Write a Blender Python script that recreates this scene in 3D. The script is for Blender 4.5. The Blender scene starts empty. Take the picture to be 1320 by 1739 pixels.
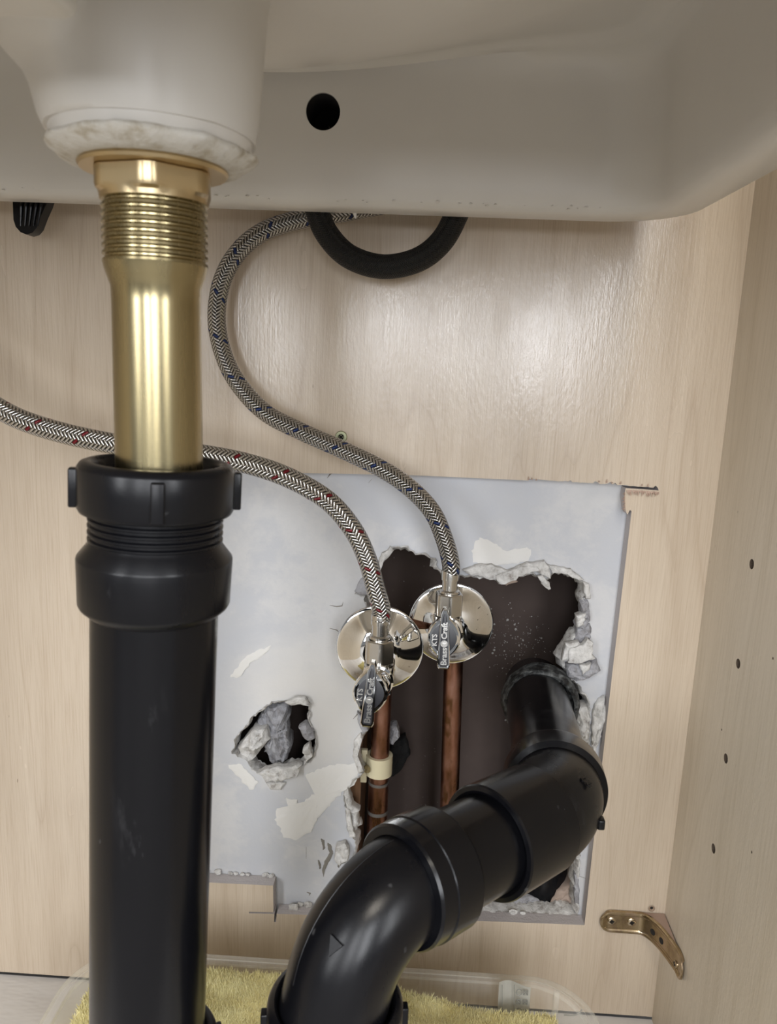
import bpy, bmesh, math, random
from mathutils import Vector, Matrix, noise
from mathutils.geometry import delaunay_2d_cdt
R = math.radians
C = bpy.context.scene.collection
random.seed(7)

# ------------------------------------------------------------------ camera
YAW, PITCH, ROLL, FPX = R(2.044), R(11.173), R(2.310), 1312.0
CAM = Vector((0, -0.57, 0))
fw = Vector((-math.sin(YAW)*math.cos(PITCH), math.cos(YAW)*math.cos(PITCH), -math.sin(PITCH)))
r0 = Vector((math.cos(YAW), math.sin(YAW), 0)); u0 = r0.cross(fw)
rt = math.cos(ROLL)*r0 + math.sin(ROLL)*u0
up = -math.sin(ROLL)*r0 + math.cos(ROLL)*u0
cd = bpy.data.cameras.new('camera'); cam = bpy.data.objects.new('camera', cd); C.objects.link(cam)
cam.matrix_world = Matrix(((rt.x, up.x, -fw.x, CAM.x), (rt.y, up.y, -fw.y, CAM.y), (rt.z, up.z, -fw.z, CAM.z), (0, 0, 0, 1)))
cd.sensor_fit = 'VERTICAL'; cd.sensor_height = 36; cd.lens = 36*FPX/1739
cd.clip_start = 0.01
cd.dof.use_dof = True; cd.dof.focus_distance = 0.56; cd.dof.aperture_fstop = 20
bpy.context.scene.camera = cam

# ------------------------------------------------------------------ world, lights, exposure
sc = bpy.context.scene
sc.view_settings.view_transform = 'Standard'; sc.view_settings.look = 'None'
sc.view_settings.gamma = 1; sc.view_settings.use_curve_mapping = False
sc.view_settings.exposure = -0.22
w = bpy.data.worlds.new('room_light'); sc.world = w; w.use_nodes = True
w.node_tree.nodes['Background'].inputs[0].default_value = (0.93, 0.96, 1.0, 1)
w.node_tree.nodes['Background'].inputs[1].default_value = 0.24
def area(name, loc, sx, sz, power, col, target=None):
    l = bpy.data.lights.new(name, 'AREA'); l.shape = 'RECTANGLE'; l.size = sx; l.size_y = sz
    l.energy = power; l.color = col
    o = bpy.data.objects.new(name, l); C.objects.link(o); o.location = loc
    d = (Vector(target) if target else Vector((loc[0], 0, loc[2]))) - Vector(loc)
    o.rotation_euler = d.to_track_quat('-Z', 'Y').to_euler()
    return o
area('window_light', (-0.33, -2.6, 0.58), 0.36, 1.35, 29, (0.94, 0.96, 1.0))
area('window_light', (0.44, -2.6, 0.58), 0.46, 1.35, 38, (0.94, 0.96, 1.0))
area('window_light', (-1.45, -2.4, 0.65), 0.45, 1.3, 38, (0.95, 0.97, 1.0), (-.1, 0, .2))
area('window_light', (1.55, -2.2, 0.65), 0.45, 1.3, 32, (0.95, 0.97, 1.0), (0, 0, .2))
area('ceiling_lamp_light', (0.1, -1.5, 1.35), 0.5, 0.5, 22, (1.0, 0.92, 0.80), (0, 0, -0.4))

# ------------------------------------------------------------------ helpers
def ray(u, v):
    return fw + rt*((u-660)/FPX) - up*((v-869.5)/FPX)
def P(u, v, y):
    d = ray(u, v); return CAM + d*((y-CAM.y)/d.y)
def PZ(u, v, z):
    d = ray(u, v); return CAM + d*((z-CAM.z)/d.z)
def PX(u, v, x):
    d = ray(u, v); return CAM + d*((x-CAM.x)/d.x)

ROOT = {}
def thing(name, label, cat, loc, group=None):
    o = bpy.data.objects.new(name, None); C.objects.link(o); o.empty_display_size = .02
    o.location = loc; o['label'] = label; o['category'] = cat
    if group: o['group'] = group
    ROOT[o.name] = Vector(loc)
    return o
def tag(o, label, cat, group=None):
    o['label'] = label; o['category'] = cat
    if group: o['group'] = group
    return o
def obj(name, me, mat, parent=None, smooth=35, kind=None, label=None):
    """me: a Mesh or BMesh in WORLD coordinates; parented objects are shifted into the parent's frame"""
    if isinstance(me, bmesh.types.BMesh):
        m = bpy.data.meshes.new(name)
        me.normal_update(); me.to_mesh(m); me.free(); me = m
    if smooth:
        me.polygons.foreach_set('use_smooth', [True]*len(me.polygons))
        me.set_sharp_from_angle(angle=R(smooth))
    for m in (mat if isinstance(mat, (list, tuple)) else [mat]): me.materials.append(m)
    o = bpy.data.objects.new(name, me); C.objects.link(o)
    if parent is not None:
        root = parent
        while root.parent: root = root.parent
        L = ROOT.get(root.name, Vector(root.location))
        ROOT[root.name] = L
        me.transform(Matrix.Translation(-L)); o.parent = parent
    if kind: o['kind'] = kind
    if label: o['label'] = label
    return o
def self_origin(o):
    me = o.data; c = sum((v.co for v in me.vertices), Vector())/len(me.vertices)
    me.transform(Matrix.Translation(-c)); o.location = c; ROOT[o.name] = c.copy()
    return o

def box(bm, lo, hi, bev=0, M=None):
    vs = [bm.verts.new((x, y, z)) for x in (lo[0], hi[0]) for y in (lo[1], hi[1]) for z in (lo[2], hi[2])]
    fs = [bm.faces.new([vs[i] for i in f]) for f in ((0,1,3,2),(4,6,7,5),(0,4,5,1),(2,3,7,6),(0,2,6,4),(1,5,7,3))]
    if bev:
        es = list({e for f in fs for e in f.edges})
        r = bmesh.ops.bevel(bm, geom=es, offset=bev, segments=3, affect='EDGES', profile=.5)
        vs = list({v for f in r['faces'] for v in f.verts} | {v for v in vs if v.is_valid})
    if M: bmesh.ops.transform(bm, matrix=M, verts=[v for v in vs if v.is_valid])
    return vs

def catmull(pts, n=10):
    P_ = [Vector(p) for p in pts]; P_ = [P_[0]*2-P_[1]] + P_ + [P_[-1]*2-P_[-2]]
    out = []
    for i in range(1, len(P_)-2):
        a, b, c, d = P_[i-1:i+3]
        for k in range(n):
            t = k/n
            out.append(.5*((2*b)+(c-a)*t+(2*a-5*b+4*c-d)*t*t+(3*b-a-3*c+d)*t**3))
    out.append(P_[-2]); return out

def sweep(bm, pts, radii, seg=48, cap=True, ref=None, rfun=None):
    """tube along pts; radii number or list; rfun(i, angle) -> factor"""
    pts = [Vector(p) for p in pts]; n = len(pts)
    if not isinstance(radii, (list, tuple)): radii = [radii]*n
    uvl = bm.loops.layers.uv.verify()
    T = []
    for i in range(n):
        a = pts[max(i-1, 0)]; b = pts[min(i+1, n-1)]; d = b-a
        if d.length < 1e-9: d = (T[-1] if T else Vector((0, 0, 1)))
        T.append(d.normalized())
    for i in range(n-1):       # repeated points (radius steps) take the direction of their neighbour
        if (pts[i+1]-pts[i]).length < 1e-7 and i > 0: T[i] = T[i-1]; T[i+1] = T[i-1]
    r = ref.copy() if ref else (Vector((1, 0, 0)) if abs(T[0].x) < .9 else Vector((0, 0, 1)))
    rings = []; L = 0; Ls = []
    for i in range(n):
        if i: L += (pts[i]-pts[i-1]).length
        Ls.append(L)
        r = (r - T[i]*r.dot(T[i])).normalized(); s = T[i].cross(r)
        ring = []
        for k in range(seg):
            a = 2*math.pi*k/seg; q = radii[i]*(rfun(i, a) if rfun else 1)
            ring.append(bm.verts.new(pts[i] + (r*math.cos(a) + s*math.sin(a))*q))
        rings.append(ring)
    for i in range(n-1):
        for k in range(seg):
            k2 = (k+1) % seg
            f = bm.faces.new((rings[i][k], rings[i][k2], rings[i+1][k2], rings[i+1][k]))
            uvs = ((k/seg, Ls[i]), ((k+1)/seg, Ls[i]), ((k+1)/seg, Ls[i+1]), (k/seg, Ls[i+1]))
            for lp, uv in zip(f.loops, uvs): lp[uvl].uv = uv
    if cap:
        bm.faces.new(rings[0][::-1]); bm.faces.new(rings[-1])
    return rings

def lathe(bm, o, axis, prof, seg=64, cap=False, rfun=None):
    """prof: list of (distance along axis, radius)"""
    o = Vector(o); ax = Vector(axis).normalized()
    ref = Vector((1, 0, 0)) if abs(ax.x) < .9 else Vector((0, 0, 1))
    r = (ref - ax*ref.dot(ax)).normalized(); s = ax.cross(r); rings = []
    for t, q in prof:
        rings.append([bm.verts.new(o + ax*t + (r*math.cos(2*math.pi*k/seg)+s*math.sin(2*math.pi*k/seg))*q*(rfun(t, 2*math.pi*k/seg) if rfun else 1)) for k in range(seg)])
    for i in range(len(rings)-1):
        for k in range(seg):
            k2 = (k+1) % seg; bm.faces.new((rings[i][k], rings[i][k2], rings[i+1][k2], rings[i+1][k]))
    if cap:
        bm.faces.new(rings[0][::-1]); bm.faces.new(rings[-1])
    return rings
def hexf(_t, a, ph=0):   # radius factor of a hexagon (flat radius = 1)
    b = (a+ph) % (math.pi/3) - math.pi/6
    return min(1/math.cos(b), 1.10)

def inside(p, poly):
    x, z = p; c = False; n = len(poly)
    for i in range(n):
        x1, z1 = poly[i]; x2, z2 = poly[i-1]
        if (z1 > z) != (z2 > z) and x < (x2-x1)*(z-z1)/(z2-z1)+x1: c = not c
    return c
def plate(bm, outer, holes, f0, f1):
    """flat sheet with holes; f0/f1 map (a, b) to the two faces"""
    loops = [outer]+list(holes); vs = []; es = []
    for lp in loops:
        b = len(vs); vs += [Vector(p) for p in lp]; es += [(b+i, b+(i+1) % len(lp)) for i in range(len(lp))]
    V, E, F, *_ = delaunay_2d_cdt(vs, es, [], 0, 1e-7)
    keep = []
    for f in F:
        c = (sum(V[i].x for i in f)/len(f), sum(V[i].y for i in f)/len(f))
        if inside(c, outer) and not any(inside(c, h) for h in holes): keep.append(f)
    for fn, flip in ((f0, False), (f1, True)):
        nv = [bm.verts.new(fn(v.x, v.y)) for v in V]
        for f in keep:
            bm.faces.new([nv[i] for i in (f[::-1] if flip else f)])
    for lp in loops:
        a = [bm.verts.new(f0(*p)) for p in lp]; b = [bm.verts.new(f1(*p)) for p in lp]
        for i in range(len(lp)):
            j = (i+1) % len(lp); bm.faces.new((a[i], b[i], b[j], a[j]))
    bmesh.ops.remove_doubles(bm, verts=bm.verts, dist=1e-7)
    for v in [v for v in bm.verts if not v.link_faces]: bm.verts.remove(v)
    bmesh.ops.recalc_face_normals(bm, faces=bm.faces)
def pix(poly, y):
    out = []
    for u, v in poly:
        p = P(u, v, y); out.append((p.x, p.z))
    return out
def ragged(poly, step, amp, seed=0):
    """subdivide a closed 2D outline and roughen it"""
    rnd = random.Random(seed); out = []
    for i in range(len(poly)):
        a = Vector(poly[i]); b = Vector(poly[(i+1) % len(poly)]); n = max(1, int((b-a).length/step))
        d = (b-a); nn = Vector((-d.y, d.x)).normalized() if d.length else Vector((0, 0))
        for k in range(n):
            p = a + d*(k/n); q = noise.noise(Vector((p.x*260, p.y*260, seed)))*amp + rnd.uniform(-.35, .35)*amp
            out.append(tuple(p+nn*q))
    return out

# ------------------------------------------------------------------ materials
def mat(name, base=(.8, .8, .8), rough=.5, metal=0, spec=.5, **kw):
    m = bpy.data.materials.new(name); m.use_nodes = True
    b = m.node_tree.nodes['Principled BSDF']
    b.inputs['Base Color'].default_value = (*base, 1); b.inputs['Roughness'].default_value = rough
    b.inputs['Metallic'].default_value = metal; b.inputs['Specular IOR Level'].default_value = spec
    for k, v in kw.items(): b.inputs[k.replace('_', ' ')].default_value = v
    return m
class N:
    def __init__(s, m): s.m = m; s.t = m.node_tree; s.b = s.t.nodes['Principled BSDF']
    def n(s, ty, **kw):
        x = s.t.nodes.new(ty)
        for k, v in kw.items():
            if k.startswith('i_'):
                x.inputs[k[2:].replace('_', ' ')].default_value = v
            else: setattr(x, k, v)
        return x
    def l(s, a, b): s.t.links.new(a, b)
    def coord(s, scale=(1, 1, 1), kind='Object', loc=(0, 0, 0)):
        if kind == 'World': src = s.n('ShaderNodeNewGeometry').outputs['Position']
        else: src = s.n('ShaderNodeTexCoord').outputs[kind]
        mp = s.n('ShaderNodeMapping'); mp.inputs['Scale'].default_value = scale; mp.inputs['Location'].default_value = loc
        s.l(src, mp.inputs[0]); return mp.outputs[0]
    def noise(s, co, scale=5, detail=4, rough=.5, dist=0):
        x = s.n('ShaderNodeTexNoise'); x.inputs['Scale'].default_value = scale; x.inputs['Detail'].default_value = detail
        x.inputs['Roughness'].default_value = rough; x.inputs['Distortion'].default_value = dist
        s.l(co, x.inputs['Vector']); return x.outputs['Fac']
    def ramp(s, f, stops):
        x = s.n('ShaderNodeValToRGB'); e = x.color_ramp.elements
        while len(e) < len(stops): e.new(.5)
        for k, (p, c) in enumerate(stops):
            e[k].position = p; e[k].color = (*c, 1) if len(c) == 3 else c
        s.l(f, x.inputs[0]); return x.outputs[0]
    def mth(s, op, a, b=None, c=None):
        x = s.n('ShaderNodeMath', operation=op)
        for k, v in enumerate((a, b, c)):
            if v is None: continue
            if isinstance(v, (int, float)): x.inputs[k].default_value = v
            else: s.l(v, x.inputs[k])
        return x.outputs[0]
    def mix(s, f, a, b):
        x = s.n('ShaderNodeMix', data_type='RGBA')
        for k, v in ((0, f), (6, a), (7, b)):
            if isinstance(v, (int, float)): x.inputs[k].default_value = v
            elif isinstance(v, tuple): x.inputs[k].default_value = (*v, 1)
            else: s.l(v, x.inputs[k])
        return x.outputs[2]
    def bump(s, h, strength=.3, dist=.001):
        x = s.n('ShaderNodeBump'); x.inputs['Strength'].default_value = strength; x.inputs['Distance'].default_value = dist
        s.l(h, x.inputs['Height']); s.l(x.outputs[0], s.b.inputs['Normal']); return x
    def col(s, c): s.l(c, s.b.inputs['Base Color'])

def wood_mat(name, dark, mid, light, rough=.3):
    m = mat(name, mid, rough, spec=.75 if rough < .3 else .5); g = N(m)
    # broad cathedral figure
    c1 = g.coord((14, 14, 1.6), 'World'); big = g.noise(c1, 1.0, 2, .4, .6)
    ring = g.mth('FRACT', g.mth('MULTIPLY', big, 6.0))
    line = g.ramp(ring, [(0, (1, 1, 1)), (.05, (.25,)*3), (.16, (0, 0, 0)), (.9, (0, 0, 0)), (1, (.6,)*3)])
    fine = g.noise(g.coord((900, 900, 22), 'World'), 1.0, 3, .6)
    med = g.noise(g.coord((60, 60, 2.4), 'World'), 1.0, 3, .5)
    col = g.mix(g.ramp(med, [(.3, (0,)*3), (.7, (1,)*3)]), mid, light)
    col = g.mix(g.mth('MULTIPLY', line, .38), col, dark)
    col = g.mix(g.mth('MULTIPLY', g.ramp(fine, [(.45, (0,)*3), (.72, (1,)*3)]), .42), col, dark)
    # a few dark flecks
    fl = g.noise(g.coord((260, 260, 120), 'World'), 1, 1, .5)
    col = g.mix(g.mth('MULTIPLY', g.ramp(fl, [(.80, (0,)*3), (.83, (1,)*3)]), .5), col, (.12, .08, .05))
    g.col(col)
    rr = g.noise(g.coord((30, 30, 9), 'World'), 1, 3, .6)
    g.l(g.ramp(rr, [(.3, (rough-.05,)*3), (.7, (rough+.08,)*3)]), g.b.inputs['Roughness'])
    h = g.mth('ADD', g.mth('MULTIPLY', fine, .6), g.noise(g.coord((420, 420, 160), 'World'), 1, 3, .6))
    g.bump(h, .22, .0006)
    return m
M_panel = wood_mat('varnished_birch', (.40, .305, .22), (.545, .455, .355), (.605, .515, .41), .20)
M_side = wood_mat('side_birch', (.44, .37, .27), (.60, .525, .42), (.64, .565, .46), .42)
# raw cut edge, grey layered plies
M_edge = mat('raw_cut_edge', (.34, .31, .30), .85, spec=.2); g = N(M_edge)
e = g.noise(g.coord((40, 1500, 40), 'World'), 1, 3, .7)
e2 = g.noise(g.coord((500, 500, 500), 'World'), 1, 3, .7)
g.col(g.mix(e, (.38, .34, .33), g.mix(e2, (.56, .53, .53), (.70, .67, .67)))); g.bump(e2, .6, .001)

M_sink = mat('glazed_ceramic', (.60, .575, .53), .34, spec=.45); g = N(M_sink)
nn = g.noise(g.coord((9, 9, 9), 'World'), 1, 3, .5)
g.col(g.ramp(nn, [(.3, (.625, .60, .56)), (.7, (.685, .66, .615))]))
g.bump(g.noise(g.coord((70, 70, 70), 'World'), 1, 4, .6), .12, .001)
M_putty = mat('dried_putty', (.60, .575, .51), .6, spec=.3); g = N(M_putty)
nn = g.noise(g.coord((140,)*3, 'World'), 1, 4, .6)
g.col(g.ramp(nn, [(.34, (.42, .37, .29)), (.48, (.57, .54, .48)), (.8, (.64, .62, .58))])); g.bump(nn, .6, .002)

M_brass = mat('satin_brass', (.37, .31, .175), .2, 1); g = N(M_brass)
nn = g.noise(g.coord((300, 300, 12), 'World'), 1, 3, .6)
g.l(g.ramp(nn, [(.3, (.22,)*3), (.7, (.30,)*3)]), g.b.inputs['Roughness'])
M_brassflat = mat('cast_brass', (.56, .44, .26), .30, 1)

def abs_mat(name, base, rough, spec=.45):
    m = mat(name, base, rough, spec=spec); g = N(m)
    a = g.noise(g.coord((55, 55, 9), 'World'), 1, 4, .65)
    s = g.noise(g.coord((120, 120, 120), 'World'), 1, 2, .5)
    sc_ = g.ramp(s, [(.74, (0,)*3), (.80, (1,)*3)])
    sw = g.noise(g.coord((48, 48, 15), 'World', (2, 3, 1)), 1, 5, .75)
    smear = g.mth('MULTIPLY', g.ramp(sw, [(.60, (0,)*3), (.74, (1,)*3)]), g.ramp(g.noise(g.coord((16, 16, 10), 'World'), 1, 2, .5), [(.48, (0,)*3), (.60, (1,)*3)]))
    g.col(g.mix(g.mth('MULTIPLY', smear, .35), g.mix(g.mth('MULTIPLY', sc_, .10), base, (.35, .35, .36)), (.10, .10, .105)))
    g.l(g.ramp(a, [(.35, (rough,)*3), (.75, (rough+.09,)*3)]), g.b.inputs['Roughness'])
    g.bump(g.noise(g.coord((900,)*3, 'World'), 1, 2, .5), .05, .0004)
    return m
M_abs = abs_mat('black_abs_plastic', (.0035, .0036, .0048), .20, .26)
M_abs2 = abs_mat('dusty_abs_plastic', (.0036, .0037, .0050), .26, .27)
M_rubber = mat('crusty_black_rubber', (.05, .055, .055), .6); g = N(M_rubber)
nn = g.noise(g.coord((160,)*3, 'World'), 1, 4, .65)
g.col(g.ramp(nn, [(.4, (.008, .008, .009)), (.54, (.07, .075, .075)), (.70, (.20, .21, .21))])); g.bump(nn, .7, .002)

M_chrome = mat('chrome', (.88, .88, .87), .045, 1)
M_nickel = mat('brushed_nickel', (.62, .60, .56), .22, 1)
M_dark = mat('black_inlay', (.02, .02, .025), .35)
M_copper = mat('aged_copper', (.42, .22, .15), .35, 1); g = N(M_copper)
nn = g.noise(g.coord((70, 70, 30), 'World'), 1, 4, .6); n2 = g.noise(g.coord((50, 50, 25), 'World', (3, 1, 2)), 1, 3, .6)
g.col(g.mix(g.ramp(n2, [(.60, (0,)*3), (.68, (1,)*3)]), g.ramp(nn, [(.3, (.18, .09, .05)), (.5, (.31, .155, .11)), (.7, (.43, .245, .19))]), (.16, .08, .04)))
g.l(g.ramp(nn, [(.3, (.25,)*3), (.7, (.5,)*3)]), g.b.inputs['Roughness'])
M_solder = mat('solder_grey', (.16, .15, .14), .5, .6)
M_cream = mat('cream_plastic', (.62, .56, .38), .4)

YD = .0125
M_dry = mat('painted_drywall', (.60, .62, .66), .55, spec=.3); g = N(M_dry)
a = g.noise(g.coord((11, 11, 11), 'World', (.3, 0, 1.2)), 1, 5, .6, .5)
b_ = g.noise(g.coord((45, 45, 60), 'World'), 1, 6, .75, .3)
sm = g.mth('MULTIPLY', a, g.mth('ADD', .6, g.mth('MULTIPLY', b_, .8)))
g.col(g.ramp(sm, [(.36, (.565, .585, .625)), (.50, (.575, .59, .61)), (.62, (.63, .63, .625)), (.75, (.60, .60, .595))]))
pos = g.n('ShaderNodeNewGeometry').outputs['Position']; vd = g.n('ShaderNodeVectorMath', operation='DISTANCE'); g.l(pos, vd.inputs[0])
wc = P(520, 1215, YD); vd.inputs[1].default_value = wc
base_ = g.ramp(sm, [(.36, (.50, .515, .55)), (.50, (.51, .52, .545)), (.62, (.575, .575, .58)), (.75, (.54, .545, .555))])
wz = g.ramp(g.mth('ADD', vd.outputs['Value'], g.mth('MULTIPLY', b_, .05)), [(.055, (1,)*3), (.105, (0,)*3)])
g.col(g.mix(g.mth('MULTIPLY', wz, .85), base_, (.64, .625, .60)))
g.bump(g.mth('ADD', sm, g.mth('MULTIPLY', g.noise(g.coord((260,)*3, 'World'), 1, 3, .6), .12)), .35, .0016)
M_gyp = mat('broken_gypsum', (.62, .61, .59), .9, spec=.2); g = N(M_gyp)
nn = g.noise(g.coord((150,)*3, 'World'), 1, 5, .7)
g.col(g.ramp(nn, [(.3, (.27, .24, .22)), (.45, (.52, .51, .49)), (.7, (.74, .73, .71))])); g.bump(nn, .8, .002)
M_gyp2 = mat('grey_gypsum', (.36, .36, .38), .9, spec=.2); g = N(M_gyp2)
nn = g.noise(g.coord((110,)*3, 'World'), 1, 5, .7)
g.col(g.ramp(nn, [(.3, (.20, .19, .19)), (.55, (.36, .36, .38)), (.8, (.48, .48, .50))])); g.bump(nn, .9, .003)
M_paper = mat('torn_paper', (.70, .69, .67), .8, spec=.2)
M_kraft = mat('brown_paper', (.38, .30, .25), .9, spec=.2)
M_compound = mat('joint_compound', (.70, .69, .665), .8, spec=.25); g = N(M_compound)
g.bump(g.noise(g.coord((120,)*3, 'World'), 1, 4, .6), .4, .001)
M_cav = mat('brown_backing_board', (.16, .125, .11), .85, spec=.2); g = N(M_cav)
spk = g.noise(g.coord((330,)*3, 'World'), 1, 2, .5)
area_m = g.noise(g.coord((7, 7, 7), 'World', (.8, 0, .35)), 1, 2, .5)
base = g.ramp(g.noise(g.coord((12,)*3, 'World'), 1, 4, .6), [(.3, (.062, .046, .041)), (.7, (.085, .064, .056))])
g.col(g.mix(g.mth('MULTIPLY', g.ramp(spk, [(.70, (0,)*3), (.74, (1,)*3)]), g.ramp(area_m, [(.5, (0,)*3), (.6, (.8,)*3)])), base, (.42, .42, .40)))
M_stud = mat('old_stud_timber', (.20, .10, .05), .8); g = N(M_stud)
g.col(g.ramp(g.noise(g.coord((120, 120, 6), 'World'), 1, 3, .6), [(.3, (.10, .05, .025)), (.7, (.26, .14, .07))]))

def braid_mat(name, nst, pitch, c_hi, c_lo, rough, metal, tracer=None, bumps=1.0, period=1):
    m = mat(name, c_hi, rough, metal); g = N(m)
    sep = g.n('ShaderNodeSeparateXYZ'); g.l(g.n('ShaderNodeTexCoord').outputs['UV'], sep.inputs[0])
    U, V = sep.outputs[0], sep.outputs[1]
    un = g.mth('MULTIPLY', U, float(nst)); vn = g.mth('MULTIPLY', V, nst/pitch)
    A = g.mth('ADD', un, vn); B = g.mth('SUBTRACT', un, vn)
    fa, fb = g.mth('FRACT', A), g.mth('FRACT', B)
    ia, ib = g.mth('FLOOR', A), g.mth('FLOOR', B)
    par = g.mth('LESS_THAN', g.mth('FLOORED_MODULO', g.mth('ADD', ia, ib), 4.0), 1.5)      # twill: each strand runs over two, under two
    sa = g.mth('SINE', g.mth('MULTIPLY', fa, math.pi)); sb = g.mth('SINE', g.mth('MULTIPLY', fb, math.pi))
    ha = g.mth('POWER', sa, .8); hb = g.mth('POWER', sb, .8)
    inv = g.mth('SUBTRACT', 1.0, par)
    h = g.mth('ADD', g.mth('MULTIPLY', ha, par), g.mth('MULTIPLY', hb, inv))
    col = g.ramp(h, [(.0, c_lo), (.40, tuple(.22*x for x in c_hi)), (.75, c_hi)])
    if tracer:
        nm = g.mth('FLOORED_MODULO', ia, float(nst*period))
        on = g.mth('MULTIPLY', g.mth('LESS_THAN', nm, .5), par)
        col = g.mix(on, col, tracer)
        g.l(g.mth('SUBTRACT', metal, g.mth('MULTIPLY', on, metal*.8)), g.b.inputs['Metallic'])
    g.col(col); g.bump(h, bumps, .0011)
    return m
M_braid_b = braid_mat('steel_braid_blue', 12, .030, (.56, .55, .535), (.02, .019, .017), .24, .95, (.012, .028, .11))
M_braid_r = braid_mat('steel_braid_red', 12, .030, (.68, .67, .655), (.02, .019, .017), .24, .95, (.16, .008, .014))
M_nylon = braid_mat('black_nylon_braid', 26, .035, (.006, .006, .0065), (.001, .001, .001), .5, 0, None, .8)
M_brack = mat('yellow_zinc', (.40, .30, .18), .24, 1); g = N(M_brack)
nn = g.noise(g.coord((120,)*3, 'World'), 1, 3, .6)
g.col(g.ramp(nn, [(.3, (.26, .19, .13)), (.5, (.40, .32, .20)), (.7, (.46, .36, .28))]))
M_zinc = mat('zinc_screw', (.36, .37, .24), .35, 1)
M_zinc2 = mat('steel_screw', (.52, .44, .33), .25, 1)
M_void = mat('hole_dark', (.012, .010, .009), .9)
M_floor = mat('pale_liner', (.66, .65, .64), .45); g = N(M_floor)
nn = g.noise(g.coord((9, 22, 9), 'World'), 1, 4, .6)
g.col(g.ramp(nn, [(.3, (.58, .57, .565)), (.7, (.70, .69, .68))])); g.bump(nn, .25, .01)
M_tub = mat('frosted_plastic', (.93, .92, .88), .16, spec=.5)
M_tub.node_tree.nodes['Principled BSDF'].inputs['Transmission Weight'].default_value = 0
g = N(M_tub)
tr = g.n('ShaderNodeBsdfTransparent'); tr.inputs[0].default_value = (.96, .955, .93, 1); mx = g.n('ShaderNodeMixShader')
lw = g.n('ShaderNodeLayerWeight'); lw.inputs[0].default_value = .35
g.l(g.mth('ADD', .14, g.mth('MULTIPLY', lw.outputs['Facing'], .30)), mx.inputs[0])
g.l(tr.outputs[0], mx.inputs[1]); g.l(g.b.outputs[0], mx.inputs[2])
g.l(mx.outputs[0], g.t.nodes['Material Output'].inputs[0])
M_towel = mat('yellow_terry', (.74, .66, .27), .95, spec=.1)
M_towel.node_tree.nodes['Principled BSDF'].inputs['Sheen Weight'].default_value = .4
g = N(M_towel)
g.col(g.ramp(g.noise(g.coord((60,)*3, 'World'), 1, 3, .6), [(.3, (.66, .58, .27)), (.7, (.78, .73, .42))]))
M_tagw = mat('white_care_label', (.62, .61, .55), .6)
M_ink = mat('grey_ink', (.22, .22, .20), .7)
M_room = mat('room_floor', (.30, .28, .255), .6)
M_roomw = mat('room_wall', (.55, .54, .52), .8)

# ------------------------------------------------------------------ room beyond the cabinet (behind the camera)
bm = bmesh.new(); box(bm, (-2.2, -3.2, -.68), (2.2, .25, -.64)); fl = obj('floor', bm, M_room, smooth=0, kind='structure')

# ------------------------------------------------------------------ vanity cabinet
XR, ZF = .2205, -.5405
cab = thing('vanity_cabinet', 'pale birch sink cabinet interior with a sawn access opening in its back', 'cabinet', (-.1, -.25, ZF))
cut = pix([(255, 788), (500, 803), (700, 807), (898, 816), (899, 813), (935, 816), (1062, 824), (1118, 829), (1119, 833), (1063, 829),
           (1060, 845), (1063, 868), (1066, 874), (1070, 866), (1073, 868), (1040, 1145), (1018, 1340), (993, 1571),
           (740, 1561), (470, 1552), (469, 1566), (465.5, 1566), (466, 1552), (423, 1551), (423, 1548.5), (464.5, 1549.5), (464, 1504), (255, 1494)], 0)
# splintered teeth along the top and the right corner
def teeth(poly, i0, i1, step, amp, seed):
    rnd = random.Random(seed); out = poly[:i0+1]
    for i in range(i0, i1):
        a = Vector(poly[i]); b = Vector(poly[i+1]); n = max(1, int((b-a).length/step))
        for k in range(1, n+1):
            p = a+(b-a)*(k/n); d = rnd.choice((0, 0, 0, 1, -.3))*amp*rnd.random() if k < n else 0
            out.append((p.x, p.y+d))
    return out+poly[i1+1:]
cut = teeth(cut, 5, 7, .0018, .0022, 3)
outer = [(-.46, ZF+.0025), (XR+.02, ZF+.0025), (XR+.02, .30), (-.46, .30)]
bm = bmesh.new()
plate(bm, outer, [cut], lambda a, b: (a, 0, b), lambda a, b: (a, .012, b))
for f in bm.faces:
    f.material_index = 1 if abs(f.normal.y) < .5 else 0
obj('back_panel', bm, [M_panel, M_edge], cab, smooth=0)
# side panel with shelf-pin holes
def side_holes():
    hs = []
    for u, v in ((1277, 958), (1254, 1127), (1233, 1288), (1212, 1441)):
        p = PX(u, v, XR); hs.append([(p.y+.0034*math.cos(k*math.pi/8), p.z+.0034*math.sin(k*math.pi/8)) for k in range(16)])
    for u, v, r_ in ((1226, 1239, .0008), (1277, 1447, .0009), (1313, 1118, .0009)):
        p = PX(u, v, XR); hs.append([(p.y+r_*math.cos(k*math.pi/4), p.z+r_*math.sin(k*math.pi/4)) for k in range(8)])
    return hs
so = [(-.53, ZF), (0, ZF), (0, .30), (-.53, .30)]
bm = bmesh.new(); plate(bm, so, side_holes(), lambda a, b: (XR, a, b), lambda a, b: (XR+.009, a, b))
box(bm, (XR+.009, -.53, ZF), (XR+.018, 0, .30)); bm.normal_update()
for f in bm.faces:
    c = f.calc_center_median()
    if XR+.0085 < c.x < XR+.0095: f.material_index = 1
    if abs(f.normal.x) < .3 and XR < c.x < XR+.0088 and -.52 < c.y < -.001 and ZF+.01 < c.z < .29: f.material_index = 2
obj('side_panel', bm, [M_side, M_void, mat('shaded_bore_core', (.09, .065, .045), .9)], cab, smooth=0)  # raw bore walls, coloured darker to stand for the shade inside the holes
bm = bmesh.new(); box(bm, (-.46, -.53, ZF), (-.442, 0, .30)); obj('side_panel', bm, M_side, cab, smooth=0)
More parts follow.
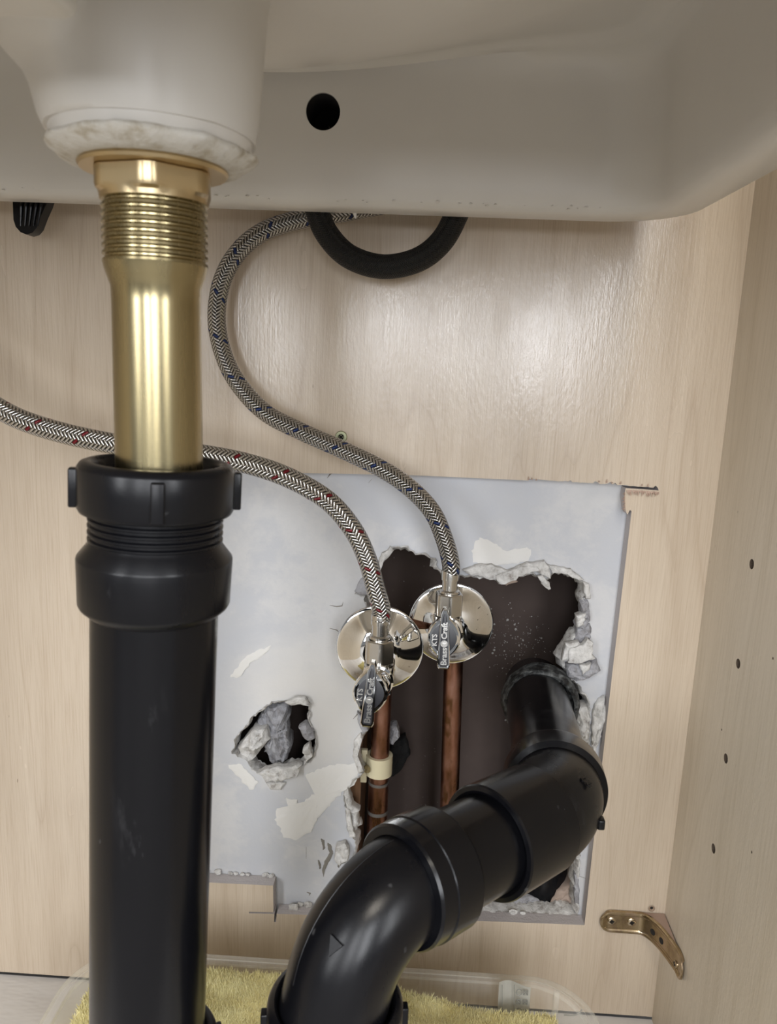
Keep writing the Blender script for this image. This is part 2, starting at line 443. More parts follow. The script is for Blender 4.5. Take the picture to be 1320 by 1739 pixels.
bm = bmesh.new(); box(bm, (-.46, -.53, ZF-.018), (XR+.018, .0, ZF)); obj('bottom_panel', bm, M_floor, cab, smooth=0)
# torn veneer splinters round the saw cut
bm = bmesh.new(); rnd = random.Random(5)
def splint(u, v, du, dv, w_):
    a = P(u, v, -.0004); b = P(u+du, v+dv, -.0018); q = Vector((b-a)).cross(Vector((0, 1, 0))).normalized()*w_
    m_ = (a+b)/2+Vector((0, -.0006, 0))
    v1, v2, v3, v4, v5 = [bm.verts.new(p) for p in (a-q, a+q, m_+q*.6, b, m_-q*.7)]
    bm.faces.new((v1, v2, v3, v4, v5)); v6 = bm.verts.new(m_+Vector((0, .001, 0)))
    bm.faces.new((v1, v6, v2)); bm.faces.new((v4, v5, v6)); bm.faces.new((v3, v4, v6)); bm.faces.new((v5, v1, v6)); bm.faces.new((v2, v3, v6))
for k in range(26):
    u = 1066+k*2.1; splint(u, 832+(u-1066)*.06, rnd.uniform(-4, 5), rnd.uniform(4, 11), .0006)
for k in range(18):
    splint(1062, 836+k*1.8, rnd.uniform(-7, -2), rnd.uniform(-1, 2), .00035)
for u, v in ((898, 816), (903, 816), (911, 817), (1018, 820), (1030, 821), (1040, 822), (1053, 823), (1090, 826), (1100, 828)):
    splint(u, v-1, rnd.uniform(-1, 3), -rnd.uniform(3, 7), .0007)
obj('splinters', bm, mat('torn_veneer', (.50, .37, .30), .8), cab, smooth=0, kind='stuff')
# small surface marks: screw hole above the bracket, dimple
bm = bmesh.new(); lathe(bm, P(1107, 1543, -.0006), (0, -1, 0), [(-.0005, .0002), (0, .0013), (.0004, .0022), (.0001, .0028)], 14)
obj('screw_hole', bm, mat('torn_hole', (.30, .22, .16), .8), cab)
bm = bmesh.new(); lathe(bm, P(1107, 1542, -.0012), (0, -1, 0), [(0, .0012), (.0002, .0001)], 12); obj('screw_hole', bm, M_void, cab)

# ------------------------------------------------------------------ drywall behind, with torn holes
YD = .0125
hole1 = [(651, 938), (672, 927), (692, 928), (706, 940), (722, 938), (737, 948), (745, 964), (754, 976), (790, 976), (830, 979), (858, 990), (872, 978),
         (905, 972), (925, 985), (936, 974), (960, 970), (984, 980), (996, 998), (990, 1020), (996, 1050), (988, 1072), (966, 1090), (955, 1118),
         (966, 1150), (985, 1165), (1000, 1190), (1002, 1240), (1000, 1300), (980, 1380), (966, 1440), (984, 1452), (984, 1478), (978, 1500), (982, 1556),
         (840, 1550), (690, 1544), (600, 1516), (588, 1475), (603, 1450), (604, 1425), (590, 1405), (588, 1372), (583, 1348), (598, 1328), (614, 1312),
         (606, 1296), (602, 1274), (612, 1252), (620, 1236), (608, 1212), (622, 1180), (628, 1120), (626, 1060), (620, 1012), (604, 1008), (618, 985), (640, 958)]
hole2 = [(397, 1278), (398, 1254), (418, 1232), (440, 1206), (462, 1192), (490, 1188), (522, 1184), (527, 1199), (525, 1222), (536, 1244), (537, 1268),
         (529, 1290), (508, 1302), (480, 1308), (455, 1318), (430, 1306), (418, 1288)]
h1 = ragged(pix(hole1, YD), .0022, .0016, 1); h2 = ragged(pix(hole2, YD), .0022, .0014, 2)
dw = [(-.46, -.58), (XR+.06, -.58), (XR+.06, .30), (-.46, .30)]
bm = bmesh.new(); plate(bm, dw, [h1, h2], lambda a, b: (a, YD, b), lambda a, b: (a, YD+.0127, b))
for f in bm.faces: f.material_index = 1 if abs(f.normal.y) < .5 else 0
wallb = obj('wall_back', bm, [M_dry, M_gyp], smooth=0, kind='structure'); ROOT[wallb.name] = Vector((0, 0, 0))
def torn_rim(loop, seed, w0, w1, matl, name='torn_edge', step=1):
    """crumbled gypsum slope from the paper edge inwards into the hole"""
    rnd = random.Random(seed); bm = bmesh.new(); n = len(loop)
    cx = sum(p[0] for p in loop)/n; rings = []
    area2 = sum(loop[i][0]*loop[(i+1) % n][1]-loop[(i+1) % n][0]*loop[i][1] for i in range(n)); sgn = 1 if area2 > 0 else -1
    for j, (t, dy) in enumerate(((-.10, -.0012), (.0, -.0022), (.3, -.0008), (.6, .004), (1., .011), (.8, .0127))):
        ring = []
        for i in range(n):
            a = Vector(loop[i-3]); b = Vector(loop[(i+3) % n]); d = (b-a).normalized(); nn = Vector((-d.y, d.x))*sgn
            k = noise.noise(Vector((loop[i][0]*90, loop[i][1]*90, seed*3.1)))*.5+.5
            wd = (w0 + (w1-w0)*k*k) * t; jit = (rnd.uniform(-.0007, .0007) if j else 0)
            p = Vector(loop[i]) + nn*(wd+jit)
            ring.append(bm.verts.new((p.x, YD+dy+rnd.uniform(-.0007, .0007)*(1 if j else .2)+(noise.noise(Vector((p.x*300, p.y*300, j)))*.0012), p.y)))
        rings.append(ring)
    for r1, r2 in zip(rings, rings[1:]):
        for i in range(n):
            j = (i+1) % n; bm.faces.new((r1[i], r1[j], r2[j], r2[i]))
    bmesh.ops.recalc_face_normals(bm, faces=bm.faces)
    return obj(name, bm, matl, wallb, smooth=50)
torn_rim(h1, 4, .002, .008, M_gyp); torn_rim(h2, 9, .001, .006, M_gyp)
def slab(poly, y, th, matl, seed, name='gypsum_chunk', tilt=0.0, step=.0025, amp=.0012, rough_=.0012, parent=None):
    """irregular broken piece traced by its outline, with a raised uneven face"""
    rnd = random.Random(seed); lp = ragged(pix(poly, y), step, amp, seed); n = len(lp)
    c = Vector((sum(p[0] for p in lp)/n, sum(p[1] for p in lp)/n)); bm = bmesh.new(); rings = []
    for s, dy in ((.96, th), (1, th*.5), (1, 0), (.95, -rough_*.7), (.86, -rough_*1.1), (.74, -rough_*1.35), (.6, -rough_*1.5), (.45, -rough_*1.6), (.28, -rough_*1.7), (.12, -rough_*1.75)):
        ring = []
        for p in lp:
            q = c+(Vector(p)-c)*s; z = (noise.noise(Vector((q.x*110, q.y*110, seed)))*1.5+noise.noise(Vector((q.x*330, q.y*330, seed)))*.8)*rough_ + rnd.uniform(-.2, .2)*rough_*s*s
            ring.append(bm.verts.new((q.x, y+dy+z+(q.y-c.y)*tilt, q.y)))
        rings.append(ring)
    for r1, r2 in zip(rings, rings[1:]):
        for i in range(n):
            j = (i+1) % n; bm.faces.new((r1[i], r1[j], r2[j], r2[i]))
    cv = bm.verts.new((c.x, y-rough_*1.75+(noise.noise(Vector((c.x*110, c.y*110, seed)))*1.5+noise.noise(Vector((c.x*330, c.y*330, seed)))*.8)*rough_, c.y))
    for i in range(n): bm.faces.new((rings[-1][i], rings[-1][(i+1) % n], cv))
    bm.faces.new(rings[0][::-1]); bmesh.ops.recalc_face_normals(bm, faces=bm.faces)
    return obj(name, bm, matl, parent or wallb, smooth=28)
S = slab
S([(786, 968), (812, 958), (842, 960), (868, 972), (850, 984), (838, 986), (820, 980), (800, 978)], .008, .006, M_gyp, 11)
S([(842, 978), (872, 966), (905, 960), (918, 968), (900, 972), (876, 984), (850, 992), (843, 985)], .005, .005, M_gyp, 12, tilt=.2)
S([(870, 968), (895, 955), (925, 952), (934, 962), (936, 982), (922, 978), (905, 964), (886, 966)], .008, .005, M_gyp, 13)
S([(848, 985), (860, 995), (880, 986), (862, 982)], .014, .003, M_kraft, 14, 'torn_paper')
S([(912, 978), (922, 976), (932, 990), (936, 1000), (932, 1002), (920, 992)], .007, .003, M_gyp, 15)
S([(930, 958), (970, 966), (992, 984), (985, 986), (962, 974), (938, 972)], .010, .003, M_gyp, 16)
S([(990, 988), (1001, 992), (1003, 1016), (994, 1018)], .008, .005, M_gyp, 17)
S([(984, 1020), (1000, 1018), (1002, 1052), (992, 1070), (978, 1062), (986, 1044)], .012, .008, M_gyp2, 18, rough_=.003)
S([(978, 1045), (994, 1040), (992, 1062), (980, 1066)], .008, .006, M_gyp, 19, rough_=.002)
S([(980, 1066), (1002, 1056), (1004, 1082), (988, 1096), (972, 1098)], .013, .008, M_gyp2, 20, rough_=.002)
S([(960, 1093), (984, 1090), (986, 1096), (968, 1110), (966, 1122), (954, 1122)], .004, .006, M_gyp, 21)
S([(968, 1102), (990, 1096), (998, 1085), (1008, 1092), (1006, 1112), (1012, 1118), (985, 1126), (966, 1126)], .001, .006, M_gyp, 22, rough_=.0006)
S([(962, 1128), (990, 1126), (1014, 1120), (1020, 1138), (1000, 1148), (978, 1156), (962, 1150)], .008, .006, M_gyp2, 23, rough_=.003)
S([(984, 1130), (1003, 1126), (1002, 1138), (990, 1146)], .002, .004, M_gyp, 24, rough_=.001)
S([(980, 1200), (996, 1196), (1003, 1215), (1000, 1262), (990, 1268), (976, 1240)], .012, .010, M_gyp, 25, rough_=.004)
S([(1010, 1198), (1026, 1180), (1030, 1210), (1018, 1262), (1006, 1280), (1004, 1240)], .009, .003, M_gyp, 26, rough_=.002)
S([(965, 1432), (984, 1440), (986, 1452), (970, 1446)], .010, .005, M_gyp, 27)
S([(976, 1484), (984, 1488), (984, 1536), (976, 1536)], .012, .006, M_gyp2, 28)
# left of the valves and down the left edge
S([(602, 1004), (612, 985), (624, 972), (632, 990), (634, 1008), (618, 1012)], .009, .004, M_gyp2, 31, rough_=.001)
S([(640, 962), (650, 940), (662, 928), (668, 934), (652, 956), (644, 972)], .010, .004, M_gyp, 32)
S([(606, 1210), (618, 1218), (626, 1240), (618, 1246), (610, 1232)], .008, .004, M_gyp2, 33)
S([(602, 1258), (612, 1246), (616, 1252), (608, 1276), (612, 1300), (618, 1308), (610, 1314), (600, 1286)], .009, .004, M_gyp, 34)
S([(584, 1346), (592, 1340), (600, 1366), (610, 1374), (610, 1398), (603, 1412), (596, 1384), (588, 1368)], .010, .006, M_gyp, 35, rough_=.002)
S([(586, 1372), (594, 1376), (600, 1400), (604, 1422), (594, 1422), (590, 1396)], .006, .004, M_gyp, 36)
S([(572, 1432), (586, 1430), (594, 1440), (592, 1458), (578, 1470), (568, 1456)], .008, .005, M_gyp, 37, rough_=.0025)
S([(602, 1395), (612, 1392), (616, 1400), (606, 1404)], .014, .004, M_gyp, 38)
S([(662, 1230), (674, 1228), (680, 1250), (668, 1264), (660, 1256)], .040, .008, M_gyp2, 39, rough_=.003)
# lumps seen inside the small hole
S([(404, 1266), (430, 1236), (452, 1234), (460, 1254), (440, 1278), (424, 1292), (408, 1284)], .016, .010, M_gyp, 41, rough_=.004)
S([(430, 1235), (455, 1194), (490, 1192), (492, 1230), (498, 1262), (486, 1292), (462, 1294), (448, 1276), (456, 1250)], .028, .010, M_gyp2, 42, rough_=.006)
S([(484, 1192), (500, 1184), (518, 1184), (528, 1200), (512, 1196), (494, 1198)], .006, .003, M_gyp, 43)
S([(508, 1232), (522, 1226), (534, 1240), (536, 1252), (524, 1258), (514, 1248)], .010, .006, M_gyp2, 44, rough_=.003)
S([(514, 1270), (526, 1264), (532, 1284), (520, 1296)], .009, .006, M_gyp, 45, rough_=.002)
S([(436, 1312), (462, 1302), (512, 1300), (506, 1316), (480, 1326), (452, 1326)], .007, .006, M_gyp, 46, rough_=.002)
S([(452, 1330), (470, 1326), (486, 1330), (478, 1342), (458, 1340)], .010, .003, M_gyp, 47)
# smeared joint compound patches on the face
def patch(poly, seed, name='compound_patch'):
    return slab(poly, YD-.0003, .0006, M_compound, seed, name, step=.002, amp=.0016, rough_=.0003)
patch([(518, 1316), (560, 1300), (612, 1296), (604, 1330), (580, 1346), (560, 1368), (540, 1390), (528, 1412), (502, 1426), (482, 1422), (476, 1408), (466, 1392), (470, 1374), (486, 1382), (505, 1376), (530, 1350), (558, 1330), (540, 1328)], 51)
patch([(486, 1356), (504, 1358), (510, 1376), (498, 1384), (488, 1370)], 52)
patch([(388, 1300), (410, 1298), (440, 1330), (428, 1342), (418, 1334), (400, 1316)], 53)
patch([(800, 935), (815, 912), (840, 922), (862, 938), (890, 930), (904, 934), (898, 952), (870, 958), (830, 960), (805, 955)], 54)
patch([(390, 1150), (420, 1112), (460, 1096), (455, 1108), (425, 1128), (402, 1152)], 55)
# dark cracks / scratches: shallow gouges
bm = bmesh.new()
def gouge(pts, w_=.0005):
    sweep(bm, [P(u, v, YD-.0001) for u, v in pts], [w_*.3]+[w_]*(len(pts)-2)+[w_*.2], 6)
for q_, sd_ in (([(545, 1424), (551, 1426), (553, 1440), (549, 1444)], 71), ([(563, 1444), (566, 1448), (560, 1462), (553, 1476), (549, 1489), (547, 1474), (551, 1462)], 72),
              ([(556, 1430), (562, 1432), (566, 1446), (561, 1450), (557, 1440)], 73), ([(540, 1460), (543, 1461), (546, 1474), (543, 1476)], 74), ([(574, 1462), (578, 1464), (576, 1474), (573, 1472)], 75)):
    slab(q_, YD+.0002, .0008, mat('torn_grey', (.20, .185, .16), .9), sd_, 'tear_mark', step=.001, amp=.0006, rough_=.0005)
gouge([(520, 1438), (520, 1458)], .0004)
gouge([(521, 1515), (527, 1517), (525, 1521)], .0008); gouge([(560, 1028), (572, 1030), (581, 1029), (583, 1022)], .0004)
gouge([(600, 1221), (609, 1211), (615, 1207)], .0005); gouge([(560, 1067), (572, 1070), (578, 1076)], .0004)
gouge([(1002, 1416), (1004, 1422)], .0006); gouge([(984, 1488), (999, 1493)], .0007); gouge([(556, 812), (560, 806), (564, 804)], .0005)
gouge([(626, 820), (632, 813)], .0005)
obj('scratches', bm, mat('scratch_grey', (.22, .20, .17), .8), wallb, kind='stuff')

# cavity inside the wall
bm = bmesh.new()
box(bm, (-.30, .112, -.60), (.26, .118, .10))
box(bm, (.158, .0254, -.60), (.198, .112, .10)); box(bm, (-.22, .0254, -.60), (-.18, .112, .10))
cv = obj('wall_cavity', bm, M_cav, smooth=0, kind='structure'); ROOT[cv.name] = Vector((0, 0, 0))
bm = bmesh.new(); a = P(590, 1400, .03).x; b = P(624, 1400, .05).x
box(bm, (a-.02, .034, -.60), (b-.006, .112, .10)); obj('stud', bm, M_stud, cv, smooth=0)
bm = bmesh.new(); box(bm, (-.02, .04, -.60), (.158, .112, -.468), .002); obj('bottom_plate', bm, M_cav, cv)
slab([(930, 1530), (945, 1510), (965, 1498), (972, 1470), (982, 1468), (984, 1535)], .030, .01, M_kraft, 61, 'torn_insulation', parent=cv, rough_=.003)
slab([(825, 1530), (850, 1518), (900, 1520), (930, 1526), (920, 1534), (850, 1536)], .028, .006, M_gyp2, 62, 'rubble', parent=cv, rough_=.003)
slab([(664, 1262), (690, 1250), (696, 1280), (680, 1310), (664, 1320)], .085, .01, mat('black_stain', (.006, .006, .006), .9), 63, 'tar_spot', parent=cv, rough_=.002)

bm = bmesh.new(); rnd = random.Random(8)
for k in range(230):
    u, v = rnd.gauss(878, 26), rnd.gauss(1098, 30); r_ = rnd.choice((.0002, .0003, .0004, .0006)) if k > 12 else rnd.uniform(.0007, .0013)
    if k < 30: u, v = rnd.uniform(815, 940), rnd.uniform(1030, 1230)
    q = bmesh.ops.create_icosphere(bm, subdivisions=1, radius=r_); c = P(u, v, .1117)
    for vv in q['verts']: vv.co = Vector((vv.co.x, vv.co.y*.4, vv.co.z*rnd.uniform(.8, 1.1)))+c
obj('plaster_flecks', bm, mat('fleck_grey', (.36, .35, .33), .9), cv, smooth=0, kind='stuff')

# ------------------------------------------------------------------ copper supply pipes
def copper(u0_, v0, u1, v1, y, label, bands=()):
    a = P(u0_, v0, y); b = P(u1, v1, y); b.x = b.x; t = thing('copper_pipe', label, 'pipe', b)
    bm = bmesh.new(); d = (b-a); c2 = b + d.normalized()*.09
    sweep(bm, [a, b, c2], .0079, 32); obj('tube', bm, M_copper, t)
    for (s, ln, r_, mt, nm) in bands:
        bm = bmesh.new(); q = a+d*s; dn = d.normalized()
        lathe(bm, q, dn, [(0, .0079), (0, r_), (ln, r_), (ln, .0079)], 32); obj(nm, bm, mt, t)
    return t
axR0, axR1 = (772, 1075), (763, 1375)
copper(652, 1105, 640, 1415, .028, 'shorter copper pipe behind left valve, held by a cream clamp',
       [(.70, .0025, .0087, M_solder, 'solder_ring'), (.705, .05, .0085, M_copper, 'coupling'), (.86, .003, .0089, M_solder, 'solder_ring')])
copper(*axR0, *axR1, .033, 'bare copper pipe dropping below the right chrome escutcheon')
# cream clamp
p = P(644, 1297, .028); t = thing('pipe_clamp', 'cream plastic clamp around the left copper pipe', 'clamp', p)
bm = bmesh.new(); lathe(bm, p-Vector((0, 0, .0085)), (0, 0, 1), [(0, .0081), (0, .0112), (.017, .0112), (.017, .0081)], 40); obj('ring', bm, M_cream, t)
bm = bmesh.new(); box(bm, (p.x-.0155, p.y-.001, p.z-.018), (p.x-.010, p.y+.004, p.z+.012), .0008); obj('tail', bm, M_cream, t)
bm = bmesh.new(); lathe(bm, p+Vector((-.0095, -.0095, 0)), (-.6, -.8, 0), [(-.003, .0001), (0, .0034), (.0016, .003), (.0018, .0012), (.0002, .0006)], 20)
obj('nail_head', bm, mat('tan_nail', (.30, .24, .12), .5, .4), t)

# ------------------------------------------------------------------ shut-off valves
def text_mesh(s, size, ext=.0004):
    cu = bpy.data.curves.new('lettering', 'FONT'); cu.body = s; cu.size = size; cu.extrude = ext; cu.offset = size*.03
    cu.align_x = 'CENTER'; cu.align_y = 'CENTER'; cu.resolution_u = 4
    o = bpy.data.objects.new('tmp', cu); C.objects.link(o)
    bpy.context.view_layer.update()
    me = bpy.data.meshes.new_from_object(o.evaluated_get(bpy.context.evaluated_depsgraph_get()))
    bpy.data.objects.remove(o); return me
def valve(O, disc, label, tint_ang, hoff, sc_=1.0, hrot=0.0):
    O = Vector(O); disc = Vector(disc); t = thing('shutoff_valve', label, 'valve', disc)
    # escutcheon: domed chrome dish round the stub
    bm = bmesh.new(); rr_ = .0318
    pr = [(.0, rr_), (-.0012, rr_+.0003), (-.002, rr_-.0002)]
    for k in range(15):
        s = k/14; pr.append((-.002-.0125*math.sin(s*math.pi/2)**1.25, rr_-.0006-(rr_-.0095)*s))
    pr += [(-.018, .0092), (-.018, .0085)]
    ax = Vector((tint_ang*.3, 1, 0)).normalized()
    lathe(bm, disc, ax, pr, 96)
    obj('escutcheon', bm, M_chrome, t, smooth=40)
    # copper stub through wall
    bm = bmesh.new(); st = O-disc
    sweep(bm, [Vector((disc.x, .034, disc.z)), disc, O+Vector((0, .014, 0))], .0075, 28); obj('stub_pipe', bm, M_copper, t)
    def hexnut(nm, o, axis, z0, z1, r_, ph=0):
        bm = bmesh.new(); b = .0007
        lathe(bm, o, axis, [(z0, r_*.80), (z0, r_*.93), (z0+b, r_), (z1-b, r_), (z1, r_*.93), (z1, r_*.80)], 60, rfun=lambda q, a: hexf(q, a, ph))
        return obj(nm, bm, M_nickel, t, smooth=25)
    k = sc_
    # valve body
    bm = bmesh.new(); lathe(bm, O, (0, 0, 1), [(-.014*k, .0001), (-.014*k, .0062*k), (-.012*k, .0092*k), (.001*k, .0096*k), (.005*k, .0090*k)], 40)
    lathe(bm, O, (0, 1, 0), [(-.021*k, .0001), (-.021*k, .0076*k), (-.019*k, .0088*k), (-.012*k, .0088*k), (-.0115*k, .0102*k), (.008*k, .0102*k), (.008*k, .0078*k), (.016*k, .0078*k)], 40)
    obj('body', bm, M_chrome, t)
    bm = bmesh.new(); z = .002*k; pr = []
    for i in range(3):
        pr += [(z, .0078*k), (z+.0003, .0096*k), (z+.0015*k, .0096*k), (z+.0018*k, .0080*k)]; z += .0022*k
    lathe(bm, O, (0, 0, 1), pr, 40); obj('thread_rings', bm, M_nickel, t)
    hexnut('outlet_nut', O, (0, 0, 1), .0088*k, .0245*k, .0088*k, .35)
    hexnut('inlet_nut', O, (0, 1, 0), .010*k, .022*k, .0092*k, .1)
    # handle: leaf-shaped wings and a raised blade with lettering
    H = O + Vector(hoff); Mr = Matrix.Translation(H) @ Matrix.Rotation(hrot, 4, 'Y') @ Matrix.Rotation(R(-8), 4, 'X')
    def outline(wfun, z0, z1, n=22):
        zs = [z0+(z1-z0)*i/n for i in range(n+1)]
        return [(wfun(i/n), z) for i, z in enumerate(zs)] + [(-wfun(i/n), z) for i, z in reversed(list(enumerate(zs)))]
    def prism(nm, lp, y0, y1, m_, parent, bev=.0005):
        bm = bmesh.new(); a = [bm.verts.new((x, y0, z)) for x, z in lp]; b = [bm.verts.new((x, y1, z)) for x, z in lp]; n = len(lp)
        c = (sum(p[0] for p in lp)/n, sum(p[1] for p in lp)/n)
        ins = [bm.verts.new((c[0]+(x-c[0])*.90, y0-bev, c[1]+(z-c[1])*.965)) for x, z in lp]
        for i in range(n):
            j = (i+1) % n; bm.faces.new((a[i], b[i], b[j], a[j])); bm.faces.new((ins[i], a[i], a[j], ins[j]))
        bm.faces.new(ins[::-1]); bm.faces.new(b); bmesh.ops.recalc_face_normals(bm, faces=bm.faces)
        bm.transform(Mr); return obj(nm, bm, m_, parent, smooth=30)
    wing = lambda s: .0004+.0104*k*math.sin(math.pi*s)**.75
    hd = prism('handle', outline(wing, -.0135*k, .0150*k), -.003*k, .003*k, M_chrome, t, .0006)
    win = lambda s: .0003+.0082*k*math.sin(math.pi*s)**.8
    prism('inlay', outline(win, -.0105*k, .0115*k), -.00375*k, -.003*k, M_dark, hd, .0001)
    bl = lambda s: k*(.0042 - .0018*s)*min(1, 6*s+.72)*min(1, (1-s)*5+.45)
    prism('blade', outline(bl, -.0185*k, .0205*k), -.0088*k, .001*k, M_chrome, hd, .0006)
    bi = lambda s: k*(.0029 - .0016*s)*min(1, 6*s+.75)*min(1, (1-s)*5+.4)
    prism('blade_inlay', outline(bi, -.0168*k, .0180*k), -.0096*k, -.0088*k, M_dark, hd, .0001)
    for s_, z_, size, xx, yy in (('Brass', -.0100, .0054, 0.0002, -.0098), ('Craft', .0066, .0050, .0001, -.0098), ('KTS', -.0008, .0046, -.0060, -.0040)):
        me = text_mesh(s_, size*k)
        me.transform(Mr @ Matrix.Translation((xx*k, yy*k, z_*k)) @ Matrix.Rotation(R(-90), 4, 'Y') @ Matrix.Rotation(R(90), 4, 'X'))
        obj('lettering', me, M_nickel, hd, smooth=0)
    bm = bmesh.new(); lathe(bm, (0, -.0098*k, -.0018*k), (0, -1, 0), [(0, .0023*k), (.0003, .0023*k), (.0003, .0018*k), (.0001, .0017*k), (.0001, .0001)], 24)
    box(bm, (-.0009*k, -.0103*k, -.0022*k), (.0009*k, -.0099*k, -.0014*k)); bm.transform(Mr); obj('screw', bm, M_nickel, hd)
    return t
OR = P(760, 1064, -.047); DR = P(766, 1058, -.006)
valve(OR, DR, 'right chrome shutoff valve feeding the blue-flecked hose', 0, (-.0035, -.030, .0025), 1.02, R(-1))
OL = P(643, 1145, -.080); DL = P(645, 1099, -.036)
valve(OL, DL, 'left chrome shutoff valve feeding the red-flecked hose, nearer the camera', 0, (-.0035, -.030, .000), 1.04, R(3))

# ------------------------------------------------------------------ braided hoses
def hose(label, base, pts, matl, r_, ends=True, n=14):
    t = thing('braided_hose', label, 'hose', base)
    q = catmull(pts, n); bm = bmesh.new(); sweep(bm, q, r_, 40); obj('braided_sleeve', bm, matl, t, smooth=60)
    if ends:
        bm = bmesh.new(); b = Vector(base)
        lathe(bm, b, (0, 0, 1), [(-.001, .0045), (-.001, .0072), (.0012, .0072), (.002, .0056), (.009, .0056), (.0092, .0064), (.0150, .0064), (.0158, .0062), (.0162, .0040)], 32)
        obj('crimp_ferrule', bm, M_nickel, t, smooth=40)
    return t
bR = OR + Vector((0, 0, .0255)); bL = OL + Vector((0, 0, .0265))
hose('steel braided hose with blue flecks curling up to the sink', bR,
     [bR+Vector((0, 0, .012)), bR+Vector((0, 0, .020)), P(757, 922, -.045), P(736, 872, -.043), P(700, 832, -.040), P(650, 797, -.036), P(580, 763, -.032), P(510, 732, -.029), P(450, 700, -.026), P(405, 652, -.023), P(379, 600, -.021),
      P(368, 540, -.020), P(377, 478, -.019), P(405, 428, -.018), P(450, 392, -.016), P(520, 370, -.015), P(600, 357, -.015), P(700, 330, -.015), P(760, 250, -.015), P(770, 150, -.015)], M_braid_b, .0063)
hose('steel braided hose with red flecks running left behind the drain', bL,
     [bL+Vector((0, 0, .012)), bL+Vector((0, 0, .020)), P(638, 1000, -.082), P(624, 950, -.084), P(600, 900, -.088), P(560, 853, -.092), P(500, 816, -.098), P(430, 790, -.104), P(340, 772, -.110), P(200, 755, -.112), P(80, 728, -.110), P(0, 695, -.105),
      P(-70, 640, -.09), P(-130, 560, -.07), P(-160, 450, -.045), P(-165, 300, -.028), P(-160, 150, -.022)], M_braid_r, .0064)
pts = [P(518, 230, -.036), P(524, 300, -.036), P(536, 350, -.036), P(556, 398, -.036), P(594, 436, -.036), P(650, 453, -.036), P(708, 442, -.036), P(750, 410, -.036), P(778, 358, -.036), P(797, 300, -.036), P(809, 230, -.036)]
t = thing('nylon_hose', 'black nylon braided hose looping below the sink edge', 'hose', P(650, 453, -.031))
bm = bmesh.new(); sweep(bm, catmull(pts, 16), .0079, 44); obj('nylon_sleeve', bm, M_nylon, t, smooth=60)
# black ribbed plastic tab at the far left
t = thing('ribbed_tab', 'black ribbed plastic tab hanging below the sink edge at far left', 'tab', P(52, 392, -.035))
bm = bmesh.new()
lp = [(26, 300), (27, 350), (28, 375), (32, 387), (40, 396), (50, 400), (60, 397), (67, 389), (74, 370), (83, 350), (98, 300)]
q = pix(lp, -.03); plate(bm, q, [], lambda a, b: (a, -.034, b), lambda a, b: (a, -.024, b)); obj('tab', bm, M_abs, t)
bm = bmesh.new()
for k in range(5):
    u = 36+k*7.5; sweep(bm, [P(u+8+k*2, 305, -.0345), P(u+k*1.0, 350, -.0345), P(u-1-k*.3, 384, -.0342)], [.0013, .0012, .0006], 8)
obj('rib', bm, M_abs, t)

# ------------------------------------------------------------------ sink
XD, YDR = P(262, 330, -.285).x, -.285
X0, X1, Y0, Y1 = -.372, .156, -.505, -.055
ZL = P(600, 364, Y1).z
def rrect(inset, rad, ns=26, nc=12):
    x0, x1, y0, y1 = X0+inset, X1-inset, Y0+inset, Y1-inset; out = []
    cs = [((x1-rad, y1-rad), 0), ((x0+rad, y1-rad), 90), ((x0+rad, y0+rad), 180), ((x1-rad, y0+rad), 270)]
    for k, ((cx, cy), a0) in enumerate(cs):
        for j in range(nc+1):
            a = R(a0+90*j/nc); out.append(Vector((cx+rad*math.cos(a), cy+rad*math.sin(a))))
        (nx, ny), na = cs[(k+1) % 4]; s = out[-1].copy(); e = Vector((nx+rad*math.cos(R(na)), ny+rad*math.sin(R(na))))
        for j in range(1, ns): out.append(s+(e-s)*(j/ns))
    return out
def smooth(a, b, x):
    t = min(1, max(0, (x-a)/(b-a))); return t*t*(3-2*t)
ZB = P(266, 284, YDR).z+.003
sink = thing('sink', 'white ceramic sink seen from below with drain boss and overflow hole', 'sink', (XD, YDR, ZL))
rows = []
def ring(inset, rad, z): rows.append([Vector((p.x, p.y, z)) for p in rrect(inset, rad)])
ring(0, .050, .24); ring(0, .050, ZL+.006); ring(.0012, .049, ZL+.002); ring(.004, .047, ZL)      # outer wall, rounded lip
ring(.019, .036, ZL+.0002); ring(.0235, .033, ZL+.0018); ring(.026, .031, ZL+.005); ring(.0275, .030, ZL+.012)
ring(.030, .030, ZL+.045); ring(.032, .031, ZL+.066); ring(.034, .032, ZL+.076); ring(.038, .034, ZL+.083)
base = rrect(.038, .034); nS = 60
circ = []
for p in base:
    d = Vector((p.x-XD, p.y-YDR)).normalized(); circ.append(Vector((XD, YDR))+d*.034)
def bowl_z(x, y, s):
    z = ZL+.083 + .006*smooth(0, .08, s)
    r_ = math.hypot(x-XD, y-YDR)
    z -= .052*smooth(.26, .07, r_)                      # the bowl sinks towards the drain
    ax_ = (x-XD) - (y-YDR)*.80+.003                          # overflow channel running to the front
    if y < YDR+.03:
        m_ = smooth(.036, .026, abs(ax_))*smooth(YDR+.02, YDR-.01, y)
        z = z*(1-m_) + (ZL+.020+(YDR-y)*.10)*m_
    flare = smooth(.004, -.018, x-XD)                  # the boss spreads into a cone on its left side
    cone = ZB+.019+max(0, r_-.037)*1.05
    return z*(1-flare)+min(z, cone)*flare
for i in range(1, nS+1):
    s = i/nS; s_ = 1-(1-s)**1.25; row = []
    for p, c in zip(base, circ):
        q = p.lerp(c, s_); z = bowl_z(q.x, q.y, s_)
        r_ = math.hypot(q.x-XD, q.y-YDR)
        m_ = smooth(.0405, .0352, r_); z = z*(1-m_)+(ZB+.006)*m_
        row.append(Vector((q.x, q.y, z)))
    rows.append(row)
